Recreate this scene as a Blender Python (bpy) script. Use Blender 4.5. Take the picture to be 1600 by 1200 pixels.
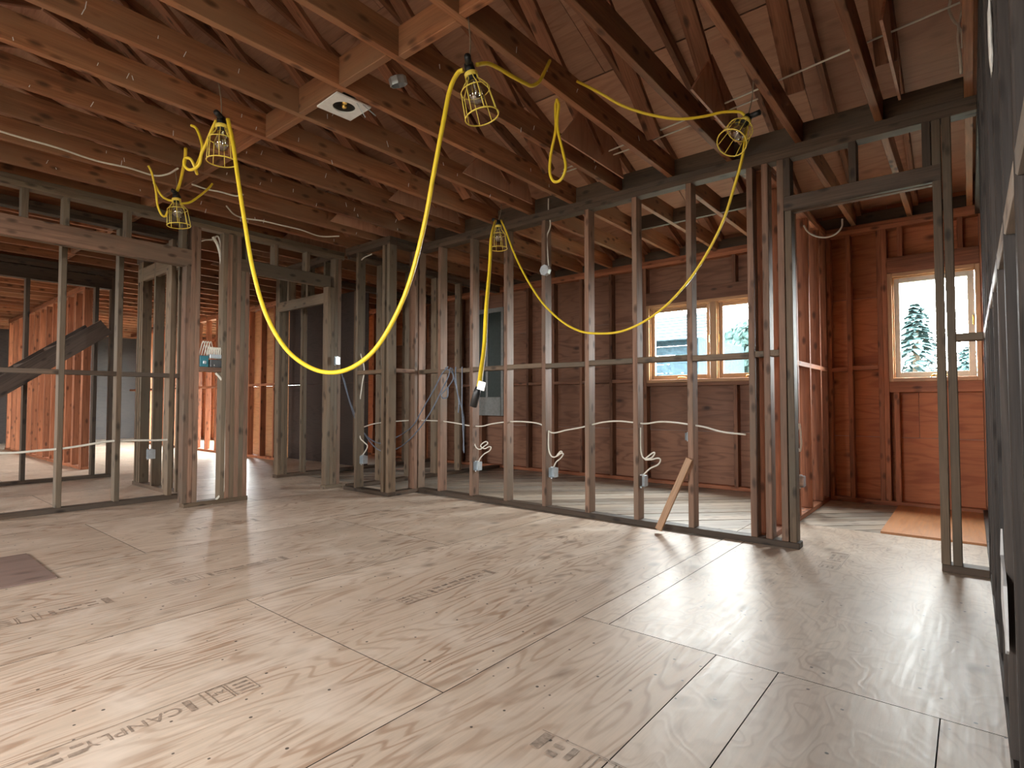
import bpy, bmesh, math, random
from mathutils import Vector, Matrix
random.seed(7)
scene = bpy.context.scene
for _o in list(bpy.data.objects):
    bpy.data.objects.remove(_o)
COL = scene.collection
R = math.radians

# ------------------------------------------------------------------ camera
cam_d = bpy.data.cameras.new('camera')
cam_d.sensor_fit = 'HORIZONTAL'; cam_d.sensor_width = 36.0
cam_d.lens = 873.0 / 1600.0 * 36.0
cam_d.clip_start = 0.01; cam_d.clip_end = 300
cam = bpy.data.objects.new('camera', cam_d); COL.objects.link(cam)
cam.location = (0, 0, 0.87)
cam.rotation_euler = (R(90 + 1.95), 0, R(39.4))
scene.camera = cam

# ------------------------------------------------------------------ sky, daylight, exposure
SKY = 58.0
world = bpy.data.worlds.new('overcast_sky'); scene.world = world
world.use_nodes = True
wn = world.node_tree
wn.nodes['Background'].inputs[0].default_value = (1.0, 0.99, 0.97, 1)
wn.nodes['Background'].inputs[1].default_value = SKY
scene.view_settings.view_transform = 'Standard'
scene.view_settings.look = 'None'
scene.view_settings.gamma = 1.0
scene.view_settings.use_curve_mapping = False
scene.view_settings.exposure = 0.0
scene.cycles.max_bounces = 7
scene.cycles.diffuse_bounces = 4
scene.cycles.adaptive_threshold = 0.06
scene.cycles.adaptive_min_samples = 20
scene.cycles.transparent_max_bounces = 12
scene.cycles.sample_clamp_indirect = 8.0

def portal(name, loc, rot, sx, sy):
    """window opening that guides the sky light into the rooms (emits nothing itself)"""
    d = bpy.data.lights.new(name, 'AREA'); d.shape = 'RECTANGLE'; d.size = sx; d.size_y = sy
    d.cycles.is_portal = True
    o = bpy.data.objects.new(name, d); COL.objects.link(o)
    o.location = loc; o.rotation_euler = rot
    return o
# openings (u0,u1,z0,z1): along x for the back / rear walls, along y for the right wall
WIN1 = (-2.77, -1.37, 1.09, 1.945)
WIN2 = (-0.535, 0.075, 1.05, 1.975)
BACK_OPEN = [WIN1, WIN2, (-13.6, -9.7, 0.12, 2.15)]
REAR_OPEN = [(-2.8, -1.65, 1.0, 2.1), (-9.4, -7.4, 1.0, 2.1)]  # unseen openings, sized for their light; the left one brightens the stair area
FILL_RIGHT_OPEN = [(-1.75, -0.85, 0.95, 2.1)]  # unseen opening added to light the near floor and stud fronts
for i, (a, b, z0, z1) in enumerate(BACK_OPEN):
    portal('daylight_back', ((a+b)/2, 5.86, (z0+z1)/2), (R(-90), 0, 0), b-a, z1-z0)
for i, (a, b, z0, z1) in enumerate(REAR_OPEN):
    portal('daylight_rear', ((a+b)/2, -3.74, (z0+z1)/2), (R(90), 0, 0), b-a, z1-z0)
for i, (a, b, z0, z1) in enumerate(FILL_RIGHT_OPEN):
    portal('fill_daylight_right', (0.2, (a+b)/2, (z0+z1)/2), (0, R(90), 0), z1-z0, b-a)

# ------------------------------------------------------------------ materials
def new_mat(name):
    m = bpy.data.materials.new(name); m.use_nodes = True
    nt = m.node_tree; b = nt.nodes['Principled BSDF']
    return m, nt, b
def N(nt, t, **kw):
    n = nt.nodes.new(t)
    for k, v in kw.items(): setattr(n, k, v)
    return n
def math_n(nt, op, a, b=None, clamp=False):
    n = N(nt, 'ShaderNodeMath', operation=op); n.use_clamp = clamp
    for i, v in enumerate((a, b)):
        if v is None: continue
        if isinstance(v, (int, float)): n.inputs[i].default_value = v
        else: nt.links.new(v, n.inputs[i])
    return n.outputs[0]
def ramp(nt, fac, stops):
    n = N(nt, 'ShaderNodeValToRGB'); cr = n.color_ramp
    while len(cr.elements) < len(stops): cr.elements.new(0.5)
    for e, (p, c) in zip(cr.elements, stops):
        e.position = p; e.color = (*c, 1) if len(c) == 3 else c
    nt.links.new(fac, n.inputs[0]); return n.outputs[0]
def mixc(nt, fac, a, b, mode='MIX'):
    n = N(nt, 'ShaderNodeMix', data_type='RGBA', blend_type=mode)
    for i, v in ((0, fac), (6, a), (7, b)):
        if isinstance(v, (int, float)): n.inputs[i].default_value = v
        elif isinstance(v, tuple): n.inputs[i].default_value = (*v, 1)
        else: nt.links.new(v, n.inputs[i])
    return n.outputs[2]
def coords(nt, scale):
    tc = N(nt, 'ShaderNodeTexCoord'); oi = N(nt, 'ShaderNodeObjectInfo')
    cb = N(nt, 'ShaderNodeCombineXYZ')
    a = math_n(nt, 'MULTIPLY', oi.outputs['Random'], 31.7)
    b = math_n(nt, 'MULTIPLY', oi.outputs['Random'], 97.3)
    nt.links.new(a, cb.inputs[0]); nt.links.new(b, cb.inputs[2]); nt.links.new(b, cb.inputs[1])
    add = N(nt, 'ShaderNodeVectorMath', operation='ADD')
    nt.links.new(tc.outputs['Object'], add.inputs[0]); nt.links.new(cb.outputs[0], add.inputs[1])
    outs = []
    for s in scale:
        mul = N(nt, 'ShaderNodeVectorMath', operation='MULTIPLY')
        nt.links.new(add.outputs[0], mul.inputs[0]); mul.inputs[1].default_value = s
        outs.append(mul.outputs[0])
    return outs, oi.outputs['Random']
def noise(nt, vec, scale=1.0, detail=3.0, rough=0.55, dist=0.0):
    n = N(nt, 'ShaderNodeTexNoise'); n.inputs['Scale'].default_value = scale
    n.inputs['Detail'].default_value = detail; n.inputs['Roughness'].default_value = rough
    n.inputs['Distortion'].default_value = dist
    nt.links.new(vec, n.inputs['Vector']); return n.outputs['Fac']
def voro(nt, vec, feature='F1'):
    n = N(nt, 'ShaderNodeTexVoronoi', feature=feature); n.inputs['Scale'].default_value = 1.0
    nt.links.new(vec, n.inputs['Vector']); return n.outputs['Distance']
def bump(nt, b, h, strength, dist=0.003):
    n = N(nt, 'ShaderNodeBump'); n.inputs['Strength'].default_value = strength
    n.inputs['Distance'].default_value = dist
    nt.links.new(h, n.inputs['Height']); nt.links.new(n.outputs[0], b.inputs['Normal'])

def lumber_mat(name, light, dark, grey=None, var=(0.72, 1.18), rough=0.6, knots=0.75, spec=0.35):
    """sawn softwood: grain along local z, knots, per-board tone"""
    m, nt, b = new_mat(name)
    (g, f, k, w), rnd = coords(nt, [(16, 16, 0.9), (150, 150, 5), (15, 15, 6.5), (4, 4, 1.3)])
    gr = noise(nt, g, 1.0, 4, 0.6, 0.7)
    col = ramp(nt, gr, [(0.30, dark), (0.52, tuple((x+y)/2*1.05 for x, y in zip(light, dark))), (0.72, light)])
    fi = noise(nt, f, 1.0, 2, 0.6)
    fr = ramp(nt, fi, [(0.3, (0.72,)*3), (0.65, (1.1,)*3)])
    col = mixc(nt, 1.0, col, fr, 'MULTIPLY')
    if grey:
        wn_ = noise(nt, w, 1.0, 3, 0.6)
        wf = ramp(nt, wn_, [(0.42, (0, 0, 0)), (0.66, (1, 1, 1))])
        col = mixc(nt, wf, col, grey)
    kd = voro(nt, k)
    kf = ramp(nt, kd, [(0.10, (knots,)*3), (0.2, (knots*0.5,)*3), (0.27, (0, 0, 0))])
    col = mixc(nt, kf, col, tuple(x*0.22 for x in dark))
    tone = math_n(nt, 'ADD', math_n(nt, 'MULTIPLY', rnd, var[1]-var[0]), var[0])
    cb = N(nt, 'ShaderNodeCombineColor')
    for i in range(3): nt.links.new(tone, cb.inputs[i])
    col = mixc(nt, 1.0, col, cb.outputs[0], 'MULTIPLY')
    nt.links.new(col, b.inputs['Base Color'])
    b.inputs['Roughness'].default_value = rough
    b.inputs['Specular IOR Level'].default_value = spec
    bump(nt, b, fi, 0.35, 0.002)
    return m

def ply_mat(name, light, line, stain, across=6.0, along=0.9, rings=15.0, rough=0.5, nails=0.0, knots=0.5, spec=0.4, dirt=0.0, var=(0.88, 1.1), pale=None):
    """rotary-cut plywood: contour grain along local z"""
    m, nt, b = new_mat(name)
    (g, f, k, w, nl, sm), rnd = coords(nt, [(across, across, along), (90, 90, 6), (4.5, 4.5, 2.2), (1.4, 1.4, 1.1), (15, 15, 15), (7, 7, 5)])
    base = noise(nt, g, 1.0, 2.2, 0.42, 0.35)
    ph = math_n(nt, 'SINE', math_n(nt, 'MULTIPLY', base, rings*6.283))
    lf = ramp(nt, math_n(nt, 'ADD', math_n(nt, 'MULTIPLY', ph, 0.5), 0.5), [(0.0, (0, 0, 0)), (0.66, (0.10,)*3), (0.92, (0.80,)*3), (1.0, (1, 1, 1))])
    fi = noise(nt, f, 1.0, 3, 0.6)
    amp = ramp(nt, noise(nt, w, 2.0, 2, 0.5), [(0.3, (0.25,)*3), (0.65, (0.95,)*3)])
    lfac = mixc(nt, 1.0, lf, amp, 'MULTIPLY')
    col = mixc(nt, lfac, light, line)
    col = mixc(nt, 1.0, col, ramp(nt, fi, [(0.3, (0.84,)*3), (0.68, (1.07,)*3)]), 'MULTIPLY')
    if pale:
        pf = ramp(nt, noise(nt, w, 3.1, 3, 0.6, 0.6), [(0.5, (0, 0, 0)), (0.72, (0.75,)*3)])
        col = mixc(nt, pf, col, pale)
    sf = ramp(nt, noise(nt, w, 1.0, 4, 0.65), [(0.45, (0, 0, 0)), (0.75, (0.6,)*3)])
    col = mixc(nt, sf, col, stain)
    kf = ramp(nt, voro(nt, k), [(0.045, (knots,)*3), (0.09, (knots*0.5,)*3), (0.15, (0, 0, 0))])
    col = mixc(nt, kf, col, tuple(x*0.35 for x in line))
    if dirt > 0:
        df = ramp(nt, voro(nt, sm), [(0.05, (dirt,)*3), (0.30, (0, 0, 0))])
        dm = ramp(nt, noise(nt, w, 0.9, 2, 0.5), [(0.48, (0, 0, 0)), (0.62, (1, 1, 1))])
        col = mixc(nt, mixc(nt, 1.0, df, dm, 'MULTIPLY'), col, (0.17, 0.115, 0.08))
    if nails > 0:
        nf = ramp(nt, voro(nt, nl), [(0.065, (nails,)*3), (0.085, (0, 0, 0))])
        col = mixc(nt, nf, col, (0.05, 0.04, 0.035))
    tone = math_n(nt, 'ADD', math_n(nt, 'MULTIPLY', rnd, var[1]-var[0]), var[0])
    cb = N(nt, 'ShaderNodeCombineColor')
    for i in range(3): nt.links.new(tone, cb.inputs[i])
    col = mixc(nt, 1.0, col, cb.outputs[0], 'MULTIPLY')
    nt.links.new(col, b.inputs['Base Color'])
    rr = math_n(nt, 'ADD', math_n(nt, 'MULTIPLY', fi, 0.25), rough-0.12)
    nt.links.new(rr, b.inputs['Roughness'])
    b.inputs['Specular IOR Level'].default_value = spec
    bump(nt, b, math_n(nt, 'ADD', fi, math_n(nt, 'MULTIPLY', ph, 0.25)), 0.25, 0.002)
    return m

def plain(name, color, rough=0.5, metal=0.0, spec=0.5, nscale=30, amt=0.15):
    m, nt, b = new_mat(name)
    tc = N(nt, 'ShaderNodeTexCoord')
    nz = noise(nt, tc.outputs['Object'], nscale, 3)
    c = ramp(nt, nz, [(0.3, tuple(x*(1-amt) for x in color)), (0.7, tuple(min(1, x*(1+amt)) for x in color))])
    nt.links.new(c, b.inputs['Base Color'])
    b.inputs['Roughness'].default_value = rough; b.inputs['Metallic'].default_value = metal
    b.inputs['Specular IOR Level'].default_value = spec
    return m
def glass_mat(name, tint=(0.95, 0.98, 0.98), refl=0.06):
    m = bpy.data.materials.new(name); m.use_nodes = True; nt = m.node_tree
    for n in list(nt.nodes): nt.nodes.remove(n)
    out = N(nt, 'ShaderNodeOutputMaterial'); mx = N(nt, 'ShaderNodeMixShader')
    tr = N(nt, 'ShaderNodeBsdfTransparent'); gl = N(nt, 'ShaderNodeBsdfGlossy')
    tr.inputs[0].default_value = (*tint, 1); gl.inputs['Roughness'].default_value = 0.03
    mx.inputs[0].default_value = refl
    nt.links.new(tr.outputs[0], mx.inputs[1]); nt.links.new(gl.outputs[0], mx.inputs[2]); nt.links.new(mx.outputs[0], out.inputs[0])
    return m

M = {}
M['stud'] = lumber_mat('weathered_stud', (0.34, 0.195, 0.13), (0.15, 0.08, 0.05), (0.17, 0.118, 0.082))
M['stud_warm'] = lumber_mat('warm_stud', (0.47, 0.185, 0.09), (0.24, 0.082, 0.038))
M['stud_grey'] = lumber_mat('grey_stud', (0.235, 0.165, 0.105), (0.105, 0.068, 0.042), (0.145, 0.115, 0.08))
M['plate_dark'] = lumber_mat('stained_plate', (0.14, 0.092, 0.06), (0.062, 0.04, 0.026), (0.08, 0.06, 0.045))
M['right_stud'] = lumber_mat('stained_shaded_stud', (0.10, 0.082, 0.07), (0.035, 0.028, 0.024), (0.05, 0.046, 0.044))  # stained wood, with its backlit shade put into the colour
M['shaded_sheath'] = ply_mat('stained_shaded_sheathing', (0.045, 0.033, 0.028), (0.025, 0.018, 0.016), (0.02, 0.016, 0.014))  # stained tone plus shade in the colour; also darkens hall and end panels
M['joist'] = lumber_mat('ceiling_joist', (0.43, 0.185, 0.085), (0.19, 0.068, 0.030), (0.27, 0.14, 0.075), var=(0.7, 1.2))
M['rafter'] = lumber_mat('roof_rafter', (0.38, 0.17, 0.09), (0.19, 0.075, 0.038))
M['roof_ply'] = ply_mat('roof_plywood', (0.50, 0.265, 0.165), (0.39, 0.185, 0.11), (0.34, 0.155, 0.095), rings=6, var=(0.7, 1.15))
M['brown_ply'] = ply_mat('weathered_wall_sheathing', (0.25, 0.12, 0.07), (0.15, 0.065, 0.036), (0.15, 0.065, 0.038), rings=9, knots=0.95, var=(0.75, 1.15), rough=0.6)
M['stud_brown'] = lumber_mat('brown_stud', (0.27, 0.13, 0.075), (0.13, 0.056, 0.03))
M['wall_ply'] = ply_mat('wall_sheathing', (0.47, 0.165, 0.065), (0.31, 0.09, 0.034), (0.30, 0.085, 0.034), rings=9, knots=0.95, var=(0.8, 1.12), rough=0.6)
M['tan_ply'] = ply_mat('tan_sheathing', (0.44, 0.23, 0.105), (0.33, 0.155, 0.065), (0.30, 0.14, 0.06), rings=7)
M['floor_ply'] = ply_mat('floor_plywood', (0.64, 0.515, 0.405), (0.33, 0.20, 0.125), (0.55, 0.415, 0.31), rings=17, nails=0.9, rough=0.46, pale=(0.74, 0.63, 0.53), knots=0.35)
M['floor_ply_smudged'] = ply_mat('smudged_floor_plywood', (0.64, 0.515, 0.405), (0.36, 0.23, 0.15), (0.55, 0.415, 0.31), rings=17, nails=0.9, dirt=0.9, rough=0.44, pale=(0.74, 0.63, 0.53), knots=0.35)
M['floor_ply_worn'] = ply_mat('worn_floor_plywood', (0.64, 0.52, 0.41), (0.47, 0.35, 0.26), (0.47, 0.365, 0.28), rings=10, nails=0.9, dirt=0.75, rough=0.43, pale=(0.72, 0.63, 0.54), knots=0.3, across=7, along=4, spec=0.5)
M['floor_orange'] = ply_mat('orange_plywood', (0.58, 0.27, 0.12), (0.50, 0.22, 0.09), (0.50, 0.22, 0.09), rings=5, nails=0.4, rough=0.45)
M['plank'] = lumber_mat('subfloor_plank', (0.52, 0.43, 0.34), (0.27, 0.205, 0.15), (0.40, 0.36, 0.31), var=(0.6, 1.2), rough=0.42, knots=0.6, spec=0.5)
M['brown_sheet'] = ply_mat('dark_brown_sheet', (0.27, 0.19, 0.16), (0.22, 0.15, 0.125), (0.21, 0.15, 0.12), rings=5)
M['subfloor'] = plain('dark_subfloor', (0.05, 0.04, 0.032), 0.9)  # dark subfloor below the seams; also grime on sheet edges
M['ink'] = plain('stamp_ink', (0.34, 0.26, 0.20), 0.5, amt=0.4, nscale=60)
M['yellow'] = plain('yellow_cord', (0.80, 0.58, 0.03), 0.38, amt=0.06)
M['yellow_wire'] = plain('yellow_cage_wire', (0.82, 0.64, 0.10), 0.4, amt=0.06)
M['black'] = plain('black_rubber', (0.012, 0.012, 0.012), 0.45)
M['steel_wire'] = plain('tie_wire', (0.35, 0.30, 0.22), 0.45, 0.6)
M['white_cable'] = plain('white_cable', (0.70, 0.67, 0.58), 0.45, amt=0.08)
M['blue_cable'] = plain('grey_blue_cable', (0.13, 0.16, 0.21), 0.45)
M['galv'] = plain('galvanised_steel', (0.50, 0.55, 0.58), 0.35, 0.55)
M['white'] = plain('white_plastic', (0.78, 0.80, 0.80), 0.45, amt=0.06)
M['brass'] = plain('brass', (0.80, 0.58, 0.18), 0.25, 0.9)
M['dark_metal'] = plain('dark_metal', (0.10, 0.10, 0.10), 0.4, 0.6)
M['teal'] = plain('teal_plastic', (0.03, 0.16, 0.20), 0.4)
M['bulb'] = glass_mat('bulb_glass', (0.80, 0.79, 0.74), 0.30)
M['pane'] = glass_mat('window_glass')
M['window_wood'] = lumber_mat('window_wood', (0.55, 0.33, 0.17), (0.40, 0.21, 0.10), rough=0.4, knots=0.1)
M['window_white'] = plain('painted_sash', (0.62, 0.60, 0.53), 0.4, amt=0.06)
M['grey_board'] = plain('grey_board', (0.23, 0.24, 0.23), 0.6)
M['shade_green'] = plain('dark_green_panel', (0.03, 0.045, 0.04), 0.6)
M['grass'] = plain('lawn', (0.10, 0.11, 0.085), 0.9, nscale=6, amt=0.4)
M['needles'] = plain('conifer_needles', (0.050, 0.088, 0.090), 0.8, spec=0.02, nscale=8, amt=0.4)
M['leaves'] = plain('tree_leaves', (0.052, 0.088, 0.084), 0.8, spec=0.02, nscale=8, amt=0.4)
M['bark'] = plain('bark', (0.14, 0.10, 0.07), 0.9)
M['siding'] = plain('blue_grey_siding', (0.024, 0.040, 0.052), 0.7, spec=0.02, nscale=12, amt=0.35)
M['shingle'] = plain('roof_shingle', (0.032, 0.046, 0.056), 0.9, spec=0.02, nscale=18, amt=0.4)
M['concrete'] = plain('concrete', (0.33, 0.36, 0.32), 0.85, nscale=7)
M['foam'] = plain('spray_foam', (0.74, 0.72, 0.66), 0.8)
M['roof_backing'] = plain('black_roof_backing', (0.03, 0.028, 0.027), 0.9)
M['wall_backing'] = plain('wall_backing', (0.35, 0.36, 0.37), 0.7)
M['stair'] = lumber_mat('stair_stringer', (0.12, 0.085, 0.065), (0.06, 0.04, 0.03))

# ------------------------------------------------------------------ object helpers
def tag(o, label=None, cat=None, group=None, kind=None):
    if label: o['label'] = label
    if cat: o['category'] = cat
    if group: o['group'] = group
    if kind: o['kind'] = kind
    return o
def empty(name, loc=(0, 0, 0), **kw):
    o = bpy.data.objects.new(name, None); COL.objects.link(o); o.location = loc
    o.empty_display_size = 0.1
    return tag(o, **kw)
def link(name, me, parent=None, mw=None):
    o = bpy.data.objects.new(name, me); COL.objects.link(o)
    if parent is not None:
        o.parent = parent
    if mw is not None: o.matrix_local = (parent_world(parent).inverted() @ mw) if parent is not None else mw
    return o
def parent_world(p):
    m = Matrix.LocRotScale(p.location, p.rotation_euler, p.scale)
    if p.parent is not None: m = parent_world(p.parent) @ m
    return m
def mesh_of(name, bm, mat, smooth=False):
    me = bpy.data.meshes.new(name); bm.to_mesh(me); bm.free()
    me.materials.append(mat)
    if smooth:
        me.polygons.foreach_set('use_smooth', [True]*len(me.polygons))
    return me
BOXES = {}
def box_mesh(sx, sy, sz, mat, bev):
    key = (round(sx, 3), round(sy, 3), round(sz, 3), mat, bev)
    if key in BOXES: return BOXES[key]
    bm = bmesh.new(); bmesh.ops.create_cube(bm, size=1)
    bmesh.ops.scale(bm, vec=(sx, sy, sz), verts=bm.verts)
    if bev: bmesh.ops.bevel(bm, geom=bm.edges[:], offset=min(bev, 0.3*min(sx, sy, sz)), segments=1, affect='EDGES')
    BOXES[key] = mesh_of('board_mesh', bm, M[mat]); return BOXES[key]
AX = {2: Matrix.Identity(3), 0: Matrix(((0, 0, 1), (0, 1, 0), (-1, 0, 0))), 1: Matrix(((1, 0, 0), (0, 0, 1), (0, -1, 0)))}
def lum(parent, name, x0, x1, y0, y1, z0, z1, mat, bev=0.0025, jit=0.0, grain=None):
    """one board or sheet; its long axis is the mesh's local z so the grain follows it"""
    d = (abs(x1-x0), abs(y1-y0), abs(z1-z0))
    ax = max(range(3), key=lambda i: d[i]) if grain is None else grain
    if ax == 2: dims = d
    elif ax == 0: dims = (d[2], d[1], d[0])
    else: dims = (d[0], d[2], d[1])
    me = box_mesh(*dims, mat, bev)
    rot = AX[ax].to_4x4()
    if jit:
        rot = Matrix.Rotation(random.uniform(-jit, jit), 4, 'X') @ Matrix.Rotation(random.uniform(-jit, jit), 4, 'Y') @ rot
    return link(name, me, parent, Matrix.Translation(((x0+x1)/2, (y0+y1)/2, (z0+z1)/2)) @ rot)
def beam(parent, name, p, q, w, d, mat, up=(0, 0, 1), bev=0.0025):
    """board from p to q (centre line), w across, d in the 'up' direction"""
    p, q = Vector(p), Vector(q); z = (q-p).normalized(); u = Vector(up)
    x = u.cross(z).normalized(); y = z.cross(x)
    rot = Matrix((x, y, z)).transposed().to_4x4()
    return link(name, box_mesh(w, d, round((q-p).length, 3), mat, bev), parent, Matrix.Translation((p+q)/2) @ rot)
def smooth_pts(pts, sub=6):
    P = [Vector(p) for p in pts]
    if len(P) < 3: return P
    out = []
    for i in range(len(P)-1):
        p0 = P[i-1] if i else P[0]*2-P[1]; p1, p2 = P[i], P[i+1]
        p3 = P[i+2] if i+2 < len(P) else P[-1]*2-P[-2]
        for k in range(sub):
            t = k/sub
            out.append(0.5*((2*p1)+(p2-p0)*t+(2*p0-5*p1+4*p2-p3)*t*t+(3*p1-p0-3*p2+p3)*t**3))
    out.append(P[-1]); return out
def tube_bm(bm, pts, r, seg=8, closed=False):
    n = len(pts); rings = []; prev = None
    for i, p in enumerate(pts):
        if closed: t = (pts[(i+1) % n]-pts[i-1]).normalized()
        else: t = (pts[min(i+1, n-1)]-pts[max(i-1, 0)]).normalized()
        if prev is None:
            a = Vector((0, 0, 1)) if abs(t.z) < 0.9 else Vector((1, 0, 0))
            u = t.cross(a).normalized()
        else:
            u = (prev-t*prev.dot(t))
            u = u.normalized() if u.length > 1e-6 else t.orthogonal().normalized()
        prev = u; v = t.cross(u)
        rings.append([bm.verts.new(p+(u*math.cos(2*math.pi*k/seg)+v*math.sin(2*math.pi*k/seg))*r) for k in range(seg)])
    m = n if closed else n-1
    for i in range(m):
        a, b = rings[i], rings[(i+1) % n]
        for k in range(seg):
            bm.faces.new((a[k], a[(k+1) % seg], b[(k+1) % seg], b[k]))
    if not closed:
        bm.faces.new(rings[0][::-1]); bm.faces.new(rings[-1])
def tube(name, pts, r, mat, parent=None, sub=6, seg=8, world=True):
    """cord; its origin sits at its first point"""
    bm = bmesh.new(); sp = smooth_pts(pts, sub); o0 = sp[0].copy() if parent is None else Vector((0, 0, 0))
    tube_bm(bm, [p-o0 for p in sp], r, seg)
    bmesh.ops.recalc_face_normals(bm, faces=bm.faces)
    o = link(name, mesh_of(name, bm, M[mat], True))
    if parent is None: o.location = o0
    else:
        o.parent = parent
        if world: o.matrix_local = parent_world(parent).inverted()
    return o
def lathe_bm(bm, prof, seg=16):
    rings = []
    for r, z in prof:
        rings.append([bm.verts.new((r*math.cos(2*math.pi*k/seg), r*math.sin(2*math.pi*k/seg), z)) for k in range(seg)] if r > 1e-5 else [bm.verts.new((0, 0, z))])
    for a, b in zip(rings, rings[1:]):
        for k in range(seg):
            k2 = (k+1) % seg
            if len(a) == 1 and len(b) == 1: continue
            if len(a) == 1: bm.faces.new((a[0], b[k2], b[k]))
            elif len(b) == 1: bm.faces.new((a[k], a[k2], b[0]))
            else: bm.faces.new((a[k], a[k2], b[k2], b[k]))
    bmesh.ops.recalc_face_normals(bm, faces=bm.faces)
def prism(name, poly, z0, z1, mat, parent, grain=None):
    """flat polygon in xy extruded between z0 and z1; grain = direction of the local z axis"""
    cx = sum(p[0] for p in poly)/len(poly); cy = sum(p[1] for p in poly)/len(poly)
    g = Vector((*(grain or (0, 1)), 0)).normalized()
    rot = Matrix((Vector((0, 0, 1)), g.cross(Vector((0, 0, 1))), g)).transposed()
    mw = Matrix.Translation((cx, cy, (z0+z1)/2)) @ rot.to_4x4(); inv = mw.inverted()
    bm = bmesh.new()
    lo = [bm.verts.new(inv @ Vector((x, y, z0))) for x, y in poly]; hi = [bm.verts.new(inv @ Vector((x, y, z1))) for x, y in poly]
    n = len(poly); bm.faces.new(lo[::-1]); bm.faces.new(hi)
    for i in range(n): bm.faces.new((lo[i], lo[(i+1) % n], hi[(i+1) % n], hi[i]))
    bmesh.ops.recalc_face_normals(bm, faces=bm.faces)
    return link(name, mesh_of(name, bm, M[mat]), parent, mw)
def clip_poly(poly, a, b, c):
    """keep a*x+b*y<=c"""
    out = []
    for i, p in enumerate(poly):
        q = poly[(i+1) % len(poly)]; dp = a*p[0]+b*p[1]-c; dq = a*q[0]+b*q[1]-c
        if dp <= 0: out.append(p)
        if dp*dq < 0:
            t = dp/(dp-dq); out.append((p[0]+(q[0]-p[0])*t, p[1]+(q[1]-p[1])*t))
    return out

# ================================================================== THE SETTING
ZT = 2.444                       # top of the wall plates = underside of the joists
ST, SD = 0.038, 0.089            # two-by-four
TP = ZT-2*ST                     # underside of double top plate

# ------------------------------------------------------------------ floor
floor = empty('floor', kind='structure', label='bare plywood and plank subfloor of the gutted house')
lum(floor, 'subfloor_base', -16.2, 0.3, -3.8, 5.9, -0.06, -0.02, 'subfloor', bev=0)
def sheet(x0, x1, y0, y1, mat='floor_ply', grain=1, z=0.0):
    g = 0.0017
    o = lum(floor, 'plywood_sheet', x0+g, x1-g, y0+g, y1-g, z-0.018, z, mat, bev=0, grain=grain)
    me = o.data
    if len(me.materials) == 1 and z == 0.0:             # grimy cut edges
        me.materials.append(M['subfloor'])
        for p in me.polygons:
            if abs(p.normal.y) < 0.5: p.material_index = 1
    return o
for x0, x1, ys in [(-2.50, -1.245, (-3.6, -1.25, 1.19, 3.62)), (-3.72, -2.50, (-3.6, -2.44, 0.0, 2.42, 3.62)),
                   (-4.94, -3.72, (-3.6, -1.25, 1.18, 3.25)), (-5.62, -4.94, (-3.6, -2.44, 0.0, 2.44, 3.25))]:
    for a, b in zip(ys, ys[1:]): sheet(x0, x1, a, b, 'floor_ply_smudged' if b > 2 and x0 > -4 else 'floor_ply')
sheet(-4.24, -3.72, 3.25, 3.62); sheet(-4.94, -4.24, 3.25, 3.62); sheet(-5.62, -4.94, 3.25, 3.62)
sheet(-1.245, -1.12, 1.965, 3.76, 'floor_ply_worn')
sheet(-1.12, 0.15, 1.965, 4.47, 'floor_ply_worn')
for x0, x1, ys in [(-1.245, -0.70, (-3.6, -0.48, 1.965)), (-0.70, -0.50, (-3.6, -0.48, 1.965)),
                   (-0.50, -0.085, (-3.6, -0.48, 1.965)), (-0.085, 0.15, (-3.6, -0.48, 1.965))]:
    for a, b in zip(ys, ys[1:]): sheet(x0, x1, a, b, 'floor_ply' if x0 < -1.2 else 'floor_ply_worn')
def diagonal_planks(x0, x1, y0, y1, z, width=0.140):
    s = math.sqrt(0.5); vals = [(x-y)*s for x in (x0, x1) for y in (y0, y1)]
    c = min(vals)
    while c < max(vals):
        p = clip_poly([(x0, y0), (x1, y0), (x1, y1), (x0, y1)], s, -s, c+width-0.008)
        p = clip_poly(p, -s, s, -c)
        if len(p) >= 3:
            A = 0.5*abs(sum(p[i][0]*p[(i+1) % len(p)][1]-p[(i+1) % len(p)][0]*p[i][1] for i in range(len(p))))
            if A > 0.002: prism('floor_plank', p, z-0.018, z-random.uniform(0, 0.003), 'plank', floor, (1, 1))
        c += width
diagonal_planks(-4.24, -1.25, 3.625, 5.81, 0.0)
diagonal_planks(-1.245, -1.08, 3.77, 5.81, 0.0)
diagonal_planks(-1.08, 0.15, 4.475, 5.81, 0.0)
diagonal_planks(-6.3, -4.245, 3.625, 5.81, 0.0)
sheet(-0.49, 0.15, 4.48, 5.80, 'floor_orange', z=0.013)
xs = [-5.62-1.22*i for i in range(10)]
for i, (b, a) in enumerate(zip(xs, xs[1:])):
    ys = [-3.6, -2.44, 0.0, 2.44, 3.62] if i % 2 else [-3.6, -1.22, 1.22, 3.62]
    for y0, y1 in zip(ys, ys[1:]): sheet(a, b, y0, y1, 'floor_ply_worn')
    if a < -6.3: sheet(a, min(b, -6.3), 3.62, 5.81, 'floor_ply_worn')

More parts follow.
